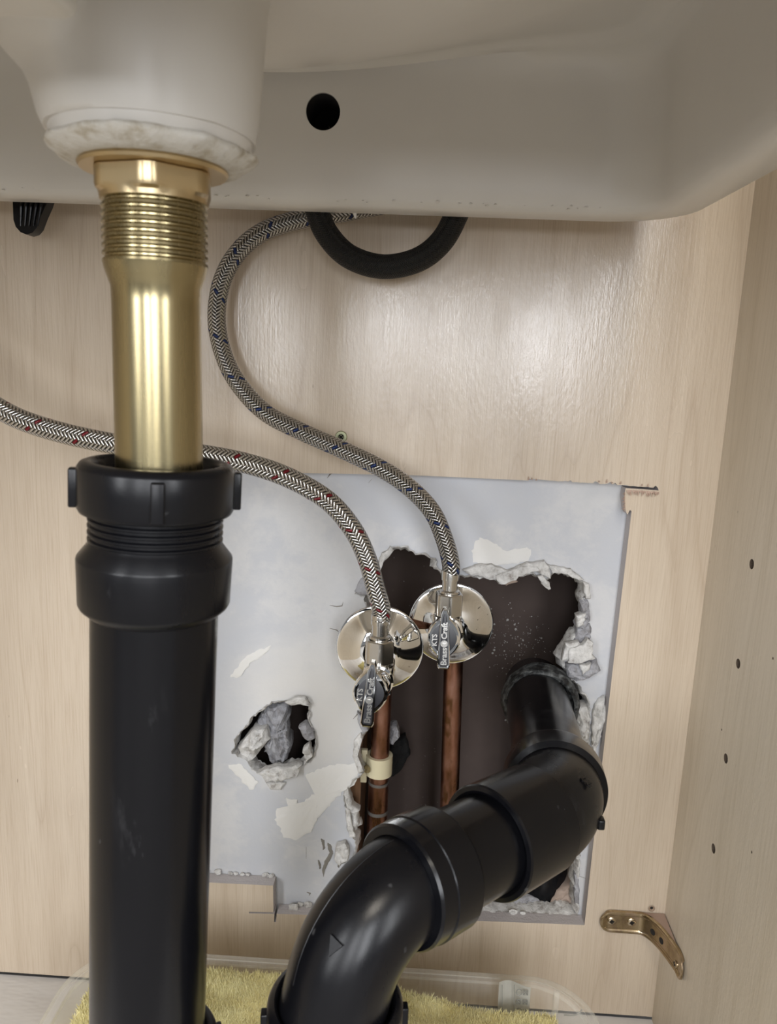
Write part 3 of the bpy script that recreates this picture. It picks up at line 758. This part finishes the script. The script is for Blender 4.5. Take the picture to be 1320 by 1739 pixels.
for r_, z in ((.0335, ZB+.003), (.0318, ZB), (.018, ZB)):
    rows.append([Vector((XD, YDR, z)) + Vector((c.x-XD, c.y-YDR, 0)).normalized()*r_ for c in circ])
bm = bmesh.new(); VR = [[bm.verts.new(p) for p in row] for row in rows]; n = len(base)
# overflow hole: leave out faces of rear wall? a separate recessed dark well is set into the wall instead
for a, b in zip(VR, VR[1:]):
    for i in range(n):
        j = (i+1) % n; bm.faces.new((a[i], a[j], b[j], b[i]))
bm.faces.new(VR[0][::-1])
bmesh.ops.recalc_face_normals(bm, faces=bm.faces)
body = obj('basin', bm, M_sink, sink, smooth=60)
yw = Y1-.0300
hp = P(549, 190, yw)
bm = bmesh.new(); lathe(bm, hp+Vector((0, .012, 0)), (0, -1, 0), [(0, .0001), (0, .0100), (.010, .0102), (.0135, .0104), (.0140, .0109), (.0135, .0116)], 40)
for f in bm.faces: f.material_index = 0 if (f.calc_center_median().y > hp.y-.0008) else 1
HOLE = hp
# cut the hole through the wall with a boolean so that the well is real
cm = bpy.data.meshes.new('cutter'); cb = bmesh.new(); lathe(cb, hp+Vector((0, .06, 0)), (0, -1, 0), [(0, .0100), (.09, .0100)], 40, cap=True); bmesh.ops.recalc_face_normals(cb, faces=cb.faces); cb.to_mesh(cm); cb.free()
bm.free()
co = bpy.data.objects.new('cutter', cm); C.objects.link(co)
cm.transform(Matrix.Translation(Vector((0, 0, 0))))
md = body.modifiers.new('hole', 'BOOLEAN'); md.object = co; md.operation = 'DIFFERENCE'; md.solver = 'EXACT'
bpy.context.view_layer.update()
me2 = bpy.data.meshes.new_from_object(body.evaluated_get(bpy.context.evaluated_depsgraph_get()))
body.modifiers.clear(); body.data = me2; bpy.data.objects.remove(co)
bm = bmesh.new()
lathe(bm, hp+Vector((0, .030, 0)), (0, -1, 0), [(.0302, .0098), (.0, .0098), (.0, .0002)], 40)
obj('overflow_hole', bm, M_void, sink)
# mounting lug, upper left
bm = bmesh.new(); q = P(60, 38, -.365)
box(bm, (q.x-.07, -.41, q.z), (P(139, 20, -.365).x, -.365, q.z+.05), .003); obj('mounting_lug', bm, M_sink, sink, smooth=60)
# rough unglazed drip line on the lip and putty streak
bm = bmesh.new(); rnd = random.Random(3)
def pebble(c, r_):
    r2 = bmesh.ops.create_icosphere(bm, subdivisions=1, radius=r_)
    for v in r2['verts']: v.co = Vector((v.co.x*rnd.uniform(.8, 2.2), v.co.y, v.co.z*rnd.uniform(.5, 1)))+c
for k in range(46):
    x = rnd.uniform(-.27, .13); pebble(Vector((x, Y1-.026+rnd.uniform(-.001, .001), ZL+.0035+rnd.uniform(-.001, .001))), rnd.uniform(.0003, .0008))
sweep(bm, [P(602, 352, Y1-.004), P(603, 362, Y1-.003), P(604, 371, Y1-.003)], [.0016, .0013, .0005], 10)
obj('glaze_drips', bm, M_sink, sink, kind='stuff')

# ------------------------------------------------------------------ brass drain tailpiece
def zax(v, y=YDR, u=262): return P(u, v, y).z
AX = Vector((P(266, 500, YDR).x, YDR, 0))
tail = thing('brass_tailpiece', 'satin brass threaded drain tailpiece below the sink boss', 'drain', (AX.x, YDR, zax(790)))
bm = bmesh.new()
def blob(t_, a): return 1+.05*noise.noise(Vector((math.cos(a)*3, math.sin(a)*3, t_*200)))+.02*noise.noise(Vector((math.cos(a)*12, math.sin(a)*12, t_*300)))
lathe(bm, (AX.x, YDR, 0), (0, 0, 1), [(ZB-.003, .020), (ZB-.0032, .0280), (ZB-.0022, .0310), (ZB-.0002, .0340), (ZB+.001, .0348), (ZB+.0022, .0345), (ZB+.003, .033)], 96, rfun=blob)
obj('putty_ring', bm, M_putty, tail, smooth=60)
bm = bmesh.new(); zf = ZB-.003
lathe(bm, (AX.x, YDR, 0), (0, 0, 1), [(zf+.0005, .022), (zf+.0002, .0250), (zf-.0010, .0256), (zf-.0020, .0249), (zf-.0022, .0180)], 80); obj('flange', bm, M_brassflat, tail)
bm = bmesh.new(); zn = zf-.0020
lathe(bm, (AX.x, YDR, 0), (0, 0, 1), [(zn, .0184), (zn-.0005, .0190), (zn-.0062, .0190), (zn-.0074, .0187), (zn-.0084, .0184), (zn-.0100, .0182), (zn-.0100, .0165)], 90, rfun=lambda q, a: hexf(q, a, R(17)) if q > zn-.0076 else 1.02)
obj('locknut', bm, M_brassflat, tail, smooth=25)
bm = bmesh.new(); z = zn-.009; pr = [(z, .0178)]; z_end = zax(445)
while z > z_end:
    pr += [(z-.0003, .0182), (z-.0012, .0183), (z-.0017, .0174), (z-.0022, .0174)]; z -= .0026
pr += [(z_end-.001, .0182), (z_end-.003, .0178), (z_end-.006, .0168), (z_end-.009, .01575), (z_end-.014, .0156)]
pr += [(zax(840), .0160), (zax(840), .0150)]
lathe(bm, (AX.x, YDR, 0), (0, 0, 1), pr, 96); obj('threaded_tube', bm, M_brass, tail, smooth=40)

# ------------------------------------------------------------------ black drain pipe
A0 = P(267, 840, YDR); A1 = P(252, 1720, YDR-.002)
def axis_at(v):
    z = P(258, v, YDR).z; s = (z-A0.z)/(A1.z-A0.z); return A0.lerp(A1, s)
dp = thing('drain_pipe', 'vertical black plastic drain pipe with threaded adapter under the brass tailpiece', 'pipe', axis_at(1739))
AD = (A1-A0).normalized()
def along(v): return (axis_at(v)-A0).dot(AD)
def ears(nears, hgt, wid, ph):
    def f(t_, a):
        b = ((a+ph) % (2*math.pi/nears)) - math.pi/nears
        return 1+hgt*(smooth(wid, wid*.75, abs(b)))
    return f
def slip_nut(o, ax, t0, t1, r_, rin, parent, ph=0., lugs=8):
    """ring nut: rounded shoulder, open mouth, gripping ears"""
    bm = bmesh.new(); L = t1-t0
    prof = [(t0+L*.45, rin-.0006), (t0+.002, rin), (t0+.0004, rin+.0008), (t0, rin+.0016), (t0+.0002, r_-.0028), (t0+.0008, r_-.0013), (t0+.0022, r_-.0003), (t0+.003, r_),
            (t1-.002, r_), (t1-.0004, r_-.0008), (t1, r_-.002), (t1, r_-.006)]
    lathe(bm, o, ax, prof, 96); o2 = obj('slip_nut', bm, M_abs2, parent, smooth=40)
    axv = Vector(ax).normalized(); ref = Vector((1, 0, 0)); rv = (ref-axv*ref.dot(axv)).normalized(); sv = axv.cross(rv)
    for k in range(lugs):
        a = ph+k*2*math.pi/lugs; d = rv*math.cos(a)+sv*math.sin(a); tt = axv.cross(d)
        Mx = Matrix(((d.x, tt.x, axv.x, 0), (d.y, tt.y, axv.y, 0), (d.z, tt.z, axv.z, 0), (0, 0, 0, 1)))
        Mx = Matrix.Translation(Vector(o)+axv*(t0+L*.55)) @ Mx
        bm = bmesh.new(); box(bm, (r_-.003, -.0024, -L*.38), (r_+.0026, .0024, L*.38), .0007, Mx)
        obj('grip_lug', bm, M_abs2, o2, smooth=40)
    return o2
slip_nut(A0, AD, along(783), along(868), .0288, .0225, dp, R(71), 4)
bm = bmesh.new(); pr = []
t0 = along(860); t1 = along(916); t = t0
pr = [(t0, .0225)]
while t < t1:
    pr += [(t, .0240), (t+.0009, .0240), (t+.0014, .0250), (t+.0021, .0250)]; t += .0026
pr += [(along(916), .0245), (along(922), .0252), (along(942), .0288), (along(946), .0290), (along(1018), .0285), (along(1024), .0278), (along(1036), .0246), (along(1036), .0235)]
lathe(bm, A0, AD, pr, 96); obj('threaded_adapter', bm, M_abs2, dp, smooth=30)
bm = bmesh.new(); lathe(bm, A0, AD, [(along(1000), .0241), (along(1740)+.03, .0241)], 96, cap=True); obj('pipe', bm, M_abs, dp)

# ------------------------------------------------------------------ P-trap (mostly below the frame)
NT = P(570, 1694, -.281)
LB = axis_at(1758)
trap = thing('p_trap', 'black plastic trap with ribbed nuts in front of the yellow towel', 'trap', Vector(((NT.x+LB.x)/2, NT.y, -.42)))
slip_nut(LB, (0, 0, -1), 0, .028, .0300, .0246, trap, .3)
slip_nut(NT, (0, 0, -1), 0, .032, .0297, .0250, trap, R(-8))
bm = bmesh.new(); lathe(bm, NT, (0, 0, -1), [(.020, .0240), (.0030, .0262), (.0030, .0275), (.010, .0279)], 80); obj('inner_ring', bm, M_abs, trap)
a = LB.copy(); a.z -= .01; b = NT.copy(); b.z -= .018
cx_ = (a.x+b.x)/2; rr_ = (b.x-a.x)/2; zz = min(a.z, b.z)-.035
pts = [a, Vector((a.x, a.y, zz))]+[Vector((cx_-rr_*math.cos(R(q)), (a.y+b.y)/2, zz-rr_*math.sin(R(q)))) for q in range(12, 180, 12)]+[Vector((b.x, b.y, zz)), b]
bm = bmesh.new(); sweep(bm, pts, .0242, 64, ref=Vector((0, 1, 0))); obj('u_bend', bm, M_abs2, trap)

# ------------------------------------------------------------------ trap arm to the wall
arm = thing('trap_arm', 'black plastic elbows and pipe curving from the trap into the wall', 'pipe', NT)
S1 = P(676, 1508, -.262); S2 = P(858, 1418, -.208); W = P(917, 1190, .004); Hh = P(936, 1296, -.118)
hd_ = (S2-S1).normalized()
corner1 = Vector((NT.x, NT.y, 0)); 
sd = (W-Hh).normalized()
# where the two straight runs meet (closest point)
def closest(p, d, q, e):
    w0 = p-q; a, b, c = d.dot(d), d.dot(e), e.dot(e); dd, ee = d.dot(w0), e.dot(w0); den = a*c-b*b
    s = (b*ee-c*dd)/den; t_ = (a*ee-b*dd)/den; return (p+d*s+q+e*t_)/2
K2 = closest(S1, hd_, W, sd)
lean = Vector((.20, .10, 1)); K1 = NT + lean*(S1.z-NT.z)
hd_ = (K2-K1).normalized()
def bend(a, k, b, rad, n=16):
    """points of a rounded corner at k between a and b"""
    d1 = (a-k).normalized(); d2 = (b-k).normalized(); ang = d1.angle(d2); tl = rad/math.tan(ang/2)
    p, q = k+d1*tl, k+d2*tl; out = []
    c = k+(d1+d2).normalized()*(rad/math.sin(ang/2)); u_ = p-c; v_ = q-c; om = u_.angle(v_)
    for i in range(n+1):
        s = i/n; out.append(c+(u_*math.sin((1-s)*om)+v_*math.sin(s*om))/math.sin(om))
    return out
RB = .038
e1 = bend(NT, K1, K2, RB)
bm = bmesh.new()
st = NT-lean*.02
sweep(bm, [st]+e1+[e1[-1]+hd_*.004], .0236, 80, ref=Vector((0, 1, 0))); 
elb = obj('elbow', bm, M_abs2, arm, smooth=40)
# seam line, arrow mark on the elbow
def surf(i, ang, r_):
    p = e1[i]; T = (e1[min(i+1, len(e1)-1)]-e1[max(i-1, 0)]).normalized(); side = (CAM-p); side = (side-T*side.dot(T)).normalized(); s2 = T.cross(side)
    return p+(side*math.cos(ang)+s2*math.sin(ang))*r_, side*math.cos(ang)+s2*math.sin(ang), T
bm = bmesh.new(); sweep(bm, [surf(i, R(-50), .0236)[0] for i in range(0, 15)], .00035, 6); obj('mould_seam', bm, M_abs2, elb)
p, nrm, T = surf(5, R(-16), .0234); sx = T.cross(nrm)
bm = bmesh.new(); tri = [p+sx*-.0034+T*.002, p+sx*.0034+T*.0015, p-T*.0050+sx*.0006]
va = [bm.verts.new(q) for q in tri]; vb = [bm.verts.new(q+nrm*.0014) for q in tri]
bm.faces.new(va); bm.faces.new(vb)
for i in range(3): bm.faces.new((va[i], va[(i+1) % 3], vb[(i+1) % 3], vb[i]))
bmesh.ops.recalc_face_normals(bm, faces=bm.faces); obj('arrow_mark', bm, M_abs2, elb, smooth=0)
# first socket
s0 = e1[-1]-hd_*.005
bm = bmesh.new()
lathe(bm, s0, hd_, [(-.004, .0234), (-.0038, .0270), (-.0025, .0280), (.0055, .0282), (.0060, .0288), (.022, .0287), (.0232, .0280), (.0232, .0246)], 90)
obj('socket', bm, M_abs, arm, smooth=25)
# straight pipe
e2 = bend(K1, K2, W, .058, 14)
bm = bmesh.new(); sweep(bm, [s0+hd_*.01, e2[0]], .0241, 80); obj('pipe', bm, M_abs, arm)
# second elbow with hub
hub0 = e2[0]-hd_*.041
bm = bmesh.new()
lathe(bm, hub0, hd_, [(.001, .0242), (-.0003, .0262), (0, .0284), (.0012, .0290), (.0405, .0287), (.0408, .0275), (.0420, .0268)], 90); obj('hub', bm, M_abs, arm, smooth=25)
bm = bmesh.new(); sweep(bm, [e2[0]-hd_*.002]+e2+[e2[-1]+sd*.004], .0268, 80); el2 = obj('elbow', bm, M_abs2, arm, smooth=40)
w2 = e2[-1]
bm = bmesh.new()
lathe(bm, w2, sd, [(-.003, .0266), (-.001, .0300), (.015, .0304), (.019, .0296), (.0195, .0246)], 90); obj('hub', bm, M_abs, arm, smooth=25)
bm = bmesh.new(); q = e2[5]+Vector((.0262, -.004, -.004)); box(bm, (q.x, q.y-.003, q.z-.003), (q.x+.004, q.y+.003, q.z+.003), .001); obj('moulding_nub', bm, M_abs2, el2)
bm = bmesh.new(); sweep(bm, [w2+sd*.01, W+Vector((0, .03, -.001))], .0241, 80); obj('stub_pipe', bm, M_abs, arm)
# moulded figures on second elbow
me = text_mesh('90', .007, .0003)
q, tg = e2[6], (e2[7]-e2[5]).normalized(); nr = (CAM-q); nr = (nr-tg*nr.dot(tg)).normalized(); bx_ = tg.cross(nr)*-1
X_ = (-tg.cross(nr)).normalized(); Mx = Matrix(((X_.x, -tg.x, nr.x, 0), (X_.y, -tg.y, nr.y, 0), (X_.z, -tg.z, nr.z, 0), (0, 0, 0, 1)))
me.transform(Matrix.Translation(q+nr*.0272+X_*-.006) @ Mx); obj('moulded_mark', me, M_abs2, el2, smooth=0)
# crusty rubber wall collar
t = thing('wall_collar', 'crusty grey-black rubber collar where the drain enters the wall', 'collar', W)
bm = bmesh.new(); cb_ = W+Vector((0, -.012, 0))
lathe(bm, cb_, Vector((0, 1, -.02)), [(0, .0245), (-.001, .0268), (.0015, .0292), (.008, .0300), (.010, .0290), (.013, .0292), (.017, .0300), (.020, .0290), (.021, .001)], 90, rfun=lambda q, a: 1+.035*noise.noise(Vector((math.cos(a)*4, math.sin(a)*4, q*90)))+.015*noise.noise(Vector((math.cos(a)*15, math.sin(a)*15, q*200))))
obj('sleeve', bm, M_rubber, t, smooth=50)
bm = bmesh.new(); lathe(bm, (W.x+.021, .050, W.z-.004), (0, 0, -1), [(0, .001), (0, .0225), (.003, .0243), (.30, .0243)], 60); obj('riser', bm, M_abs, t)

# ------------------------------------------------------------------ corner bracket and screws
def pan_screw(bm, o, nrm, r_, slot=True):
    nrm = Vector(nrm).normalized(); lathe(bm, o, nrm, [(-.0004, r_), (.0004, r_*.98), (.0010, r_*.72), (.0011, r_*.45), (.0007, r_*.40), (.0007, .0001)], 28)
def cross_slot(o, nrm, r_, parent, rot=.1):
    nrm = Vector(nrm).normalized(); a = Vector((0, 0, 1)); a = (a-nrm*a.dot(nrm)).normalized(); b = nrm.cross(a)
    a, b = a*math.cos(rot)+b*math.sin(rot), b*math.cos(rot)-a*math.sin(rot); bm = bmesh.new()
    for p_, q_ in ((a, b), (b, a)):
        vs = [bm.verts.new(o+nrm*.00125+p_*i*r_*.55+q_*j*r_*.14) for i, j in ((-1, -1), (1, -1), (1, 1), (-1, 1))]
        vt = [bm.verts.new(v.co-nrm*.0006) for v in vs]
        bm.faces.new(vs)
        for i in range(4): bm.faces.new((vs[i], vt[i], vt[(i+1) % 4], vs[(i+1) % 4]))
    bmesh.ops.recalc_face_normals(bm, faces=bm.faces); return obj('cross_recess', bm, M_void, parent, smooth=0)
zb = P(1040, 1562, 0).z; xb0 = P(1018, 1562, 0).x; yb1 = PX(1166, 1650, XR).y
br = thing('corner_bracket', 'curved brass-coloured corner bracket joining back and right panels', 'bracket', (XR-.03, -.02, zb))
# centre path in plan: along back, arc, along side
pl = []; rB = .040; x_a = XR-.0015-rB; 
pl += [(xb0+(x_a-xb0)*k/8, -.0016) for k in range(9)]
pl += [(x_a+rB*math.sin(R(a)), -.0016-rB+rB*math.cos(R(a))) for a in range(9, 90, 9)]
p0 = Vector((P(1084, 1562, 0).x, -.0018)); p3 = Vector((XR-.0016, yb1+.014))
cs_ = [0, .01, .03, .06, .10, .15, .21, .30, .5, .75]
pl = [(xb0+(p0.x-xb0)*k, -.0018) for k in cs_]
c1 = Vector((p0.x+.011, -.0030)); c2 = Vector((XR-.0050, p3.y+.016))
for k in range(0, 15):
    s = k/14; q = p0*(1-s)**3+c1*3*s*(1-s)**2+c2*3*s*s*(1-s)+p3*s**3; pl.append((q.x, q.y))
pl += [(XR-.0016, p3.y+(yb1-p3.y)*(1-k)) for k in (.8, .6, .45, .33, .22, .14, .08, .04, .015, 0)]
LEN = [0]
for a, b in zip(pl, pl[1:]): LEN.append(LEN[-1]+math.hypot(b[0]-a[0], b[1]-a[1]))
TL = LEN[-1]; hw = .0098
cross = [(-1, .0), (-.97, .0014), (-.80, .0020), (-.66, .0014), (-.60, .0005), (0, .0004), (.60, .0005), (.66, .0014), (.80, .0020), (.97, .0014), (1, .0)]
bm = bmesh.new(); G = []; GB = []
for i, (x, y) in enumerate(pl):
    a = pl[max(i-1, 0)]; b = pl[min(i+1, len(pl)-1)]; d = Vector((b[0]-a[0], b[1]-a[1])).normalized(); nr = Vector((d.y, -d.x))
    if nr.y > 0 and nr.x > 0: nr = -nr
    e_ = min(LEN[i], TL-LEN[i]); wv = hw if e_ > hw else hw*math.sqrt(max(.02, 1-((hw-e_)/hw)**2))
    rowv = []
    for cz, cn in cross:
        zc = cz*wv; rim = cn if e_ > .004 else max(cn, .0018)
        rowv.append(bm.verts.new((x+nr.x*rim, y+nr.y*rim, zb+zc)))
    G.append(rowv); GB.append([bm.verts.new(v.co-Vector((nr.x, nr.y, 0))*(.0010 if 0 < k < len(cross)-1 else .0012)) for k, v in enumerate(rowv)])
nc_ = len(cross)
for a, b, c, d in zip(G, G[1:], GB, GB[1:]):
    for i in range(nc_-1): bm.faces.new((a[i], b[i], b[i+1], a[i+1])); bm.faces.new((c[i], c[i+1], d[i+1], d[i]))
    bm.faces.new((a[0], c[0], d[0], b[0])); bm.faces.new((a[-1], b[-1], d[-1], c[-1]))
for a, c in ((G[0], GB[0]), (G[-1], GB[-1])):
    for i in range(nc_-1): bm.faces.new((a[i], a[i+1], c[i+1], c[i]))
bmesh.ops.recalc_face_normals(bm, faces=bm.faces)
obj('strip', bm, M_brack, br, smooth=45)
# web closing top, toward the corner
bm = bmesh.new(); idx = range(10, 24)
lp_ = [(pl[i][0]+.0006, pl[i][1]+.0006) for i in idx]+[(XR-.0006, -.0006)]
ta = [bm.verts.new((x, y, zb+hw*.96)) for x, y in lp_]; tb = [bm.verts.new((x, y, zb+hw*.80)) for x, y in lp_]
for k in range(len(lp_)-2): bm.faces.new((ta[k], ta[k+1], ta[-1])); bm.faces.new((tb[k+1], tb[k], tb[-1]))
for k in range(len(lp_)): k2 = (k+1) % len(lp_); bm.faces.new((ta[k], tb[k], tb[k2], ta[k2]))
bmesh.ops.recalc_face_normals(bm, faces=bm.faces)
obj('web', bm, mat('dull_bracket', (.34, .24, .19), .5), br, smooth=0)
def br_screw(u, v, plane, r_=.0036):
    if plane == 'b': o = P(u, v, -.0022); nrm = (0, -1, 0)
    elif plane == 's': o = PX(u, v, XR-.0022); nrm = (-1, 0, 0)
    else: o, nrm = plane
    bm = bmesh.new(); pan_screw(bm, o, nrm, r_); s = obj('screw', bm, M_zinc2, br, smooth=30); cross_slot(o, nrm, r_, s)
br_screw(1039, 1564, 'b'); br_screw(1073, 1566, 'b')
br_screw(1148, 1637, 's', .0032)
bm = bmesh.new()
for fr in (.50, .62):
    i = min(range(len(LEN)), key=lambda k: abs(LEN[k]-TL*fr)); a, b = pl[i-1], pl[i+1]; d = Vector((b[0]-a[0], b[1]-a[1])).normalized(); nr = Vector((d.y, -d.x)); nr = -nr if nr.y > 0 else nr
    lathe(bm, Vector((pl[i][0]+nr.x*.0006, pl[i][1]+nr.y*.0006, zb-.001)), (nr.x, nr.y, 0), [(0, .0026), (.0001, .0001)], 18)
obj('empty_hole', bm, M_void, br)
o = P(579.5, 742, -.0006); bm = bmesh.new()
lathe(bm, o, (0, -1, 0), [(-.0006, .0045), (.0002, .0045), (.0008, .0041), (.0008, .0022), (.0002, .0014), (.0002, .0001)], 36)
scw = obj('panel_screw', bm, M_zinc); self_origin(scw); tag(scw, 'lone zinc cross-head screw in back panel beside the blue-flecked hose', 'screw')
cross_slot(o, (0, -1, 0), .0040, scw, R(45))

# ------------------------------------------------------------------ plastic tub with a yellow towel
ZR = -.440
def tubpt(u, v): p = PZ(u, v, ZR); return p
far_l = tubpt(190, 1608); far_r = tubpt(930, 1658)
xl = tubpt(70, 1730).x; xr = tubpt(1021, 1739).x; yf = (far_l.y+far_r.y)/2; yn = -.335
tub = thing('plastic_tub', 'translucent plastic tub under the pipes holding a yellow towel', 'tub', ((xl+xr)/2, (yf+yn)/2, ZF))
def trr(inset, rad, z, n=10, ns=8):
    x0, x1, y0, y1 = xl+inset, xr-inset, yn+inset, yf-inset; out = []
    cs = [((x1-rad, y1-rad), 0), ((x0+rad, y1-rad), 90), ((x0+rad, y0+rad), 180), ((x1-rad, y0+rad), 270)]
    for (cx, cy), a0 in cs:
        for j in range(n+1):
            a = R(a0+90*j/n); out.append(Vector((cx+rad*math.cos(a), cy+rad*math.sin(a), z)))
    return out
def loft(bm, rows, capend=False):
    V = [[bm.verts.new(p) for p in r] for r in rows]; n = len(rows[0])
    for a, b in zip(V, V[1:]):
        for i in range(n):
            j = (i+1) % n; bm.faces.new((a[i], a[j], b[j], b[i]))
    if capend: bm.faces.new(V[-1])
    bmesh.ops.recalc_face_normals(bm, faces=bm.faces)
bm = bmesh.new(); loft(bm, [trr(.0075, .040, ZR-.001), trr(.010, .039, ZR-.012), trr(.022, .034, ZF+.010), trr(.028, .030, ZF+.003), trr(.040, .02, ZF+.002)], True)
obj('tub_wall', bm, M_tub, tub, smooth=50)
bm = bmesh.new(); loft(bm, [trr(0, .045, ZR-.005), trr(-.0003, .045, ZR-.001), trr(.0012, .044, ZR), trr(.0055, .042, ZR-.0004), trr(.0066, .041, ZR+.0018), trr(.0082, .040, ZR+.0018), trr(.009, .040, ZR-.002)])
obj('tub_rim', bm, M_tub, tub, smooth=50)
bm = bmesh.new(); q = PZ(941, 1663, ZR); box(bm, (q.x-.002, q.y-.014, ZR-.022), (q.x+.002, q.y-.0105, ZR+.001), .0008); obj('moulded_rib', bm, M_tub, tub)
# stray hair on the tub
ht = obj('stray_hair', (lambda b: (sweep(b, catmull([P(958, 1724, -.08), P(975, 1724, -.08), P(984, 1720, -.08), P(989, 1714, -.08)], 5), .0005, 6), b)[1])(bmesh.new()), M_ink, tub)
# towel: folded mound with loops of pile
tw = thing('towel', 'yellow terry towel bunched inside the translucent tub', 'towel', ((xl+xr)/2, (yf+yn)/2, ZF+.006))
tx0, tx1, ty0, ty1 = xl+.013, xr-.022, yn+.02, yf-.016
def tz(x, y):
    s = (x-tx0)/(tx1-tx0); q = (y-ty0)/(ty1-ty0)
    z = ZR+.003 + .006*smooth(.5, .6, s) - .008*smooth(.72, .98, s)                                   # falls away to the right
    z += .006*noise.noise(Vector((x*14, y*20, 1)))+.004*noise.noise(Vector((x*35, y*40, 5)))
    dfar = ty1+.006-.020*smooth(.53, .76, s)-y
    z -= .050*smooth(.009, -.004, dfar)
    f = y-(ty1-.052-.03*(s-.5)); z += .007*math.exp(-(f/.012)**2)*smooth(.45, .6, s)       # a fold ridge
    e_ = min(s*.38, (1-s)*.38, y-ty0); z -= .030*(1-smooth(0, .012, e_))
    return max(z, ZF+.008)
nx, ny = 130, 84; bm = bmesh.new(); G = []
for j in range(ny+1):
    G.append([bm.verts.new(((lambda x, y: (x, y, tz(x, y)))(tx0+(tx1-tx0)*i/nx, ty0+(ty1-ty0)*j/ny))) for i in range(nx+1)])
for j in range(ny):
    for i in range(nx): bm.faces.new((G[j][i], G[j][i+1], G[j+1][i+1], G[j+1][i]))
rim = [G[0][i] for i in range(nx+1)]+[G[j][nx] for j in range(1, ny+1)]+[G[ny][i] for i in range(nx-1, -1, -1)]+[G[j][0] for j in range(ny-1, 0, -1)]
low = [bm.verts.new((v.co.x, v.co.y, ZF+.006)) for v in rim]
for i in range(len(rim)): bm.faces.new((rim[i], low[i], low[(i+1) % len(rim)], rim[(i+1) % len(rim)]))
bmesh.ops.recalc_face_normals(bm, faces=bm.faces); obj('cloth', bm, M_towel, tw, smooth=60)
rnd = random.Random(12); vs = []; fs = []
for k in range(42000):
    x = rnd.uniform(tx0+.004, tx1-.004); y = ty0+(ty1-ty0)*rnd.random()**.6; z = tz(x, y)
    h = rnd.uniform(.0022, .0042); a = rnd.uniform(0, 6.28); lean = Vector((rnd.gauss(0, .0011), rnd.gauss(-.0006, .0010), h)); w_ = .00042
    b = len(vs)
    for q in (0, 2.1, 4.2): vs.append((x+w_*math.cos(a+q), y+w_*math.sin(a+q), z-.0005))
    vs.append((x+lean.x, y+lean.y, z+lean.z)); fs += [(b, b+1, b+3), (b+1, b+2, b+3), (b+2, b, b+3)]
me = bpy.data.meshes.new('pile'); me.from_pydata(vs, [], fs); obj('pile', me, M_towel, tw, smooth=0, kind='stuff')
# care label
la, lb = P(848, 1668, -.098), P(901, 1672, -.098); lc = P(898, 1745, -.098)
bm = bmesh.new(); X_ = (lb-la); H_ = la.z-lc.z; nxl = 8
cols = []
for i in range(nxl+1):
    s = i/nxl; p = la+X_*s+Vector((0, .0025*math.sin(s*5), 0)); cols.append((bm.verts.new(p), bm.verts.new(p+Vector((.0, -.004, -H_)))))
for a, b in zip(cols, cols[1:]): bm.faces.new((a[0], a[1], b[1], b[0]))
bmesh.ops.solidify(bm, geom=bm.faces[:], thickness=.0005); lab = obj('care_label', bm, M_tagw, tw, smooth=60, label='white care label with grey laundry symbols')
bm = bmesh.new()
def sq(u, v, s_, rnd_=False):
    c = P(u, v, -.1025); r_ = s_*.42e-3
    pts = [c+Vector((r_*math.cos(a), 0, r_*math.sin(a)*1.2)) for a in [R(x) for x in (range(0, 361, 40) if rnd_ else range(45, 406, 90))]]
    sweep(bm, pts, .00028, 5)
    if not rnd_: sweep(bm, [pts[0], pts[2]], .00025, 5); sweep(bm, [pts[1], pts[3]], .00025, 5)
for u, v, rn in ((882, 1685, 1), (893, 1686, 0), (881, 1701, 0), (892, 1702, 0), (881, 1717, 1), (892, 1718, 0)): sq(u, v, 5.0, bool(rn))
sweep(bm, [P(853, 1672, -.1015), P(853, 1730, -.1035)], .00022, 5); sweep(bm, [P(874, 1672, -.1015), P(873, 1730, -.1035)], .00022, 5)
obj('laundry_symbols', bm, M_ink, lab, smooth=0)

# ------------------------------------------------------------------ crumbs on the sawn ledges
spots = [(372, 1478, 7), (392, 1480, 4), (402, 1479, 4), (412, 1482, 4), (421, 1484, 4), (452, 1483, 6), (462, 1484, 5), (498, 1541, 9), (510, 1536, 6), (524, 1535, 8), (352, 1478, 5), (884, 1526, 5), (868, 1528, 7)]
words = ['gypsum crumb on the upper left sawn ledge, %s' % q for q in ('second from the black drain pipe', 'third from the black drain pipe', 'fourth from the black drain pipe',
         'fifth from the black drain pipe', 'third from the step corner', 'second from the step corner', 'nearest the step corner')]
words += ['large pale flake on the lower sawn ledge, nearest the step', 'middle pale flake on the lower ledge left of the elbow', 'pale flake on the lower ledge touching the elbow outline',
          'gypsum crumb on the upper left sawn ledge, right against the drain pipe', 'right crumb of two on the sill below the trap arm', 'left crumb of two on the sill below the trap arm']
for k, (u, v, s_) in enumerate(spots):
    z = (P(400, 1500, 0).z if u < 470 else P(u, 1553+(u-470)*.035, 0).z); r_ = s_*.00042
    c = PZ(u, v+3, z); c.y = min(max(c.y, .004), .011); c.z = z+r_*.55
    bm = bmesh.new(); q = bmesh.ops.create_icosphere(bm, subdivisions=2, radius=r_)
    for vv in q['verts']:
        f = 1+.5*noise.noise(vv.co*500+Vector((k*3, 0, 0))); vv.co = Vector((vv.co.x*f*1.2, vv.co.y*f*.8, vv.co.z*f*.8))+c
    o = obj('gypsum_crumb', bm, M_gyp, smooth=0); self_origin(o)
    w_ = 0 if u < 470 else (1 if u < 600 else 2)
    tag(o, words[k], 'crumb', ['crumbs on the upper left ledge', 'crumbs on the lower left ledge', 'crumbs on the right sill'][w_])
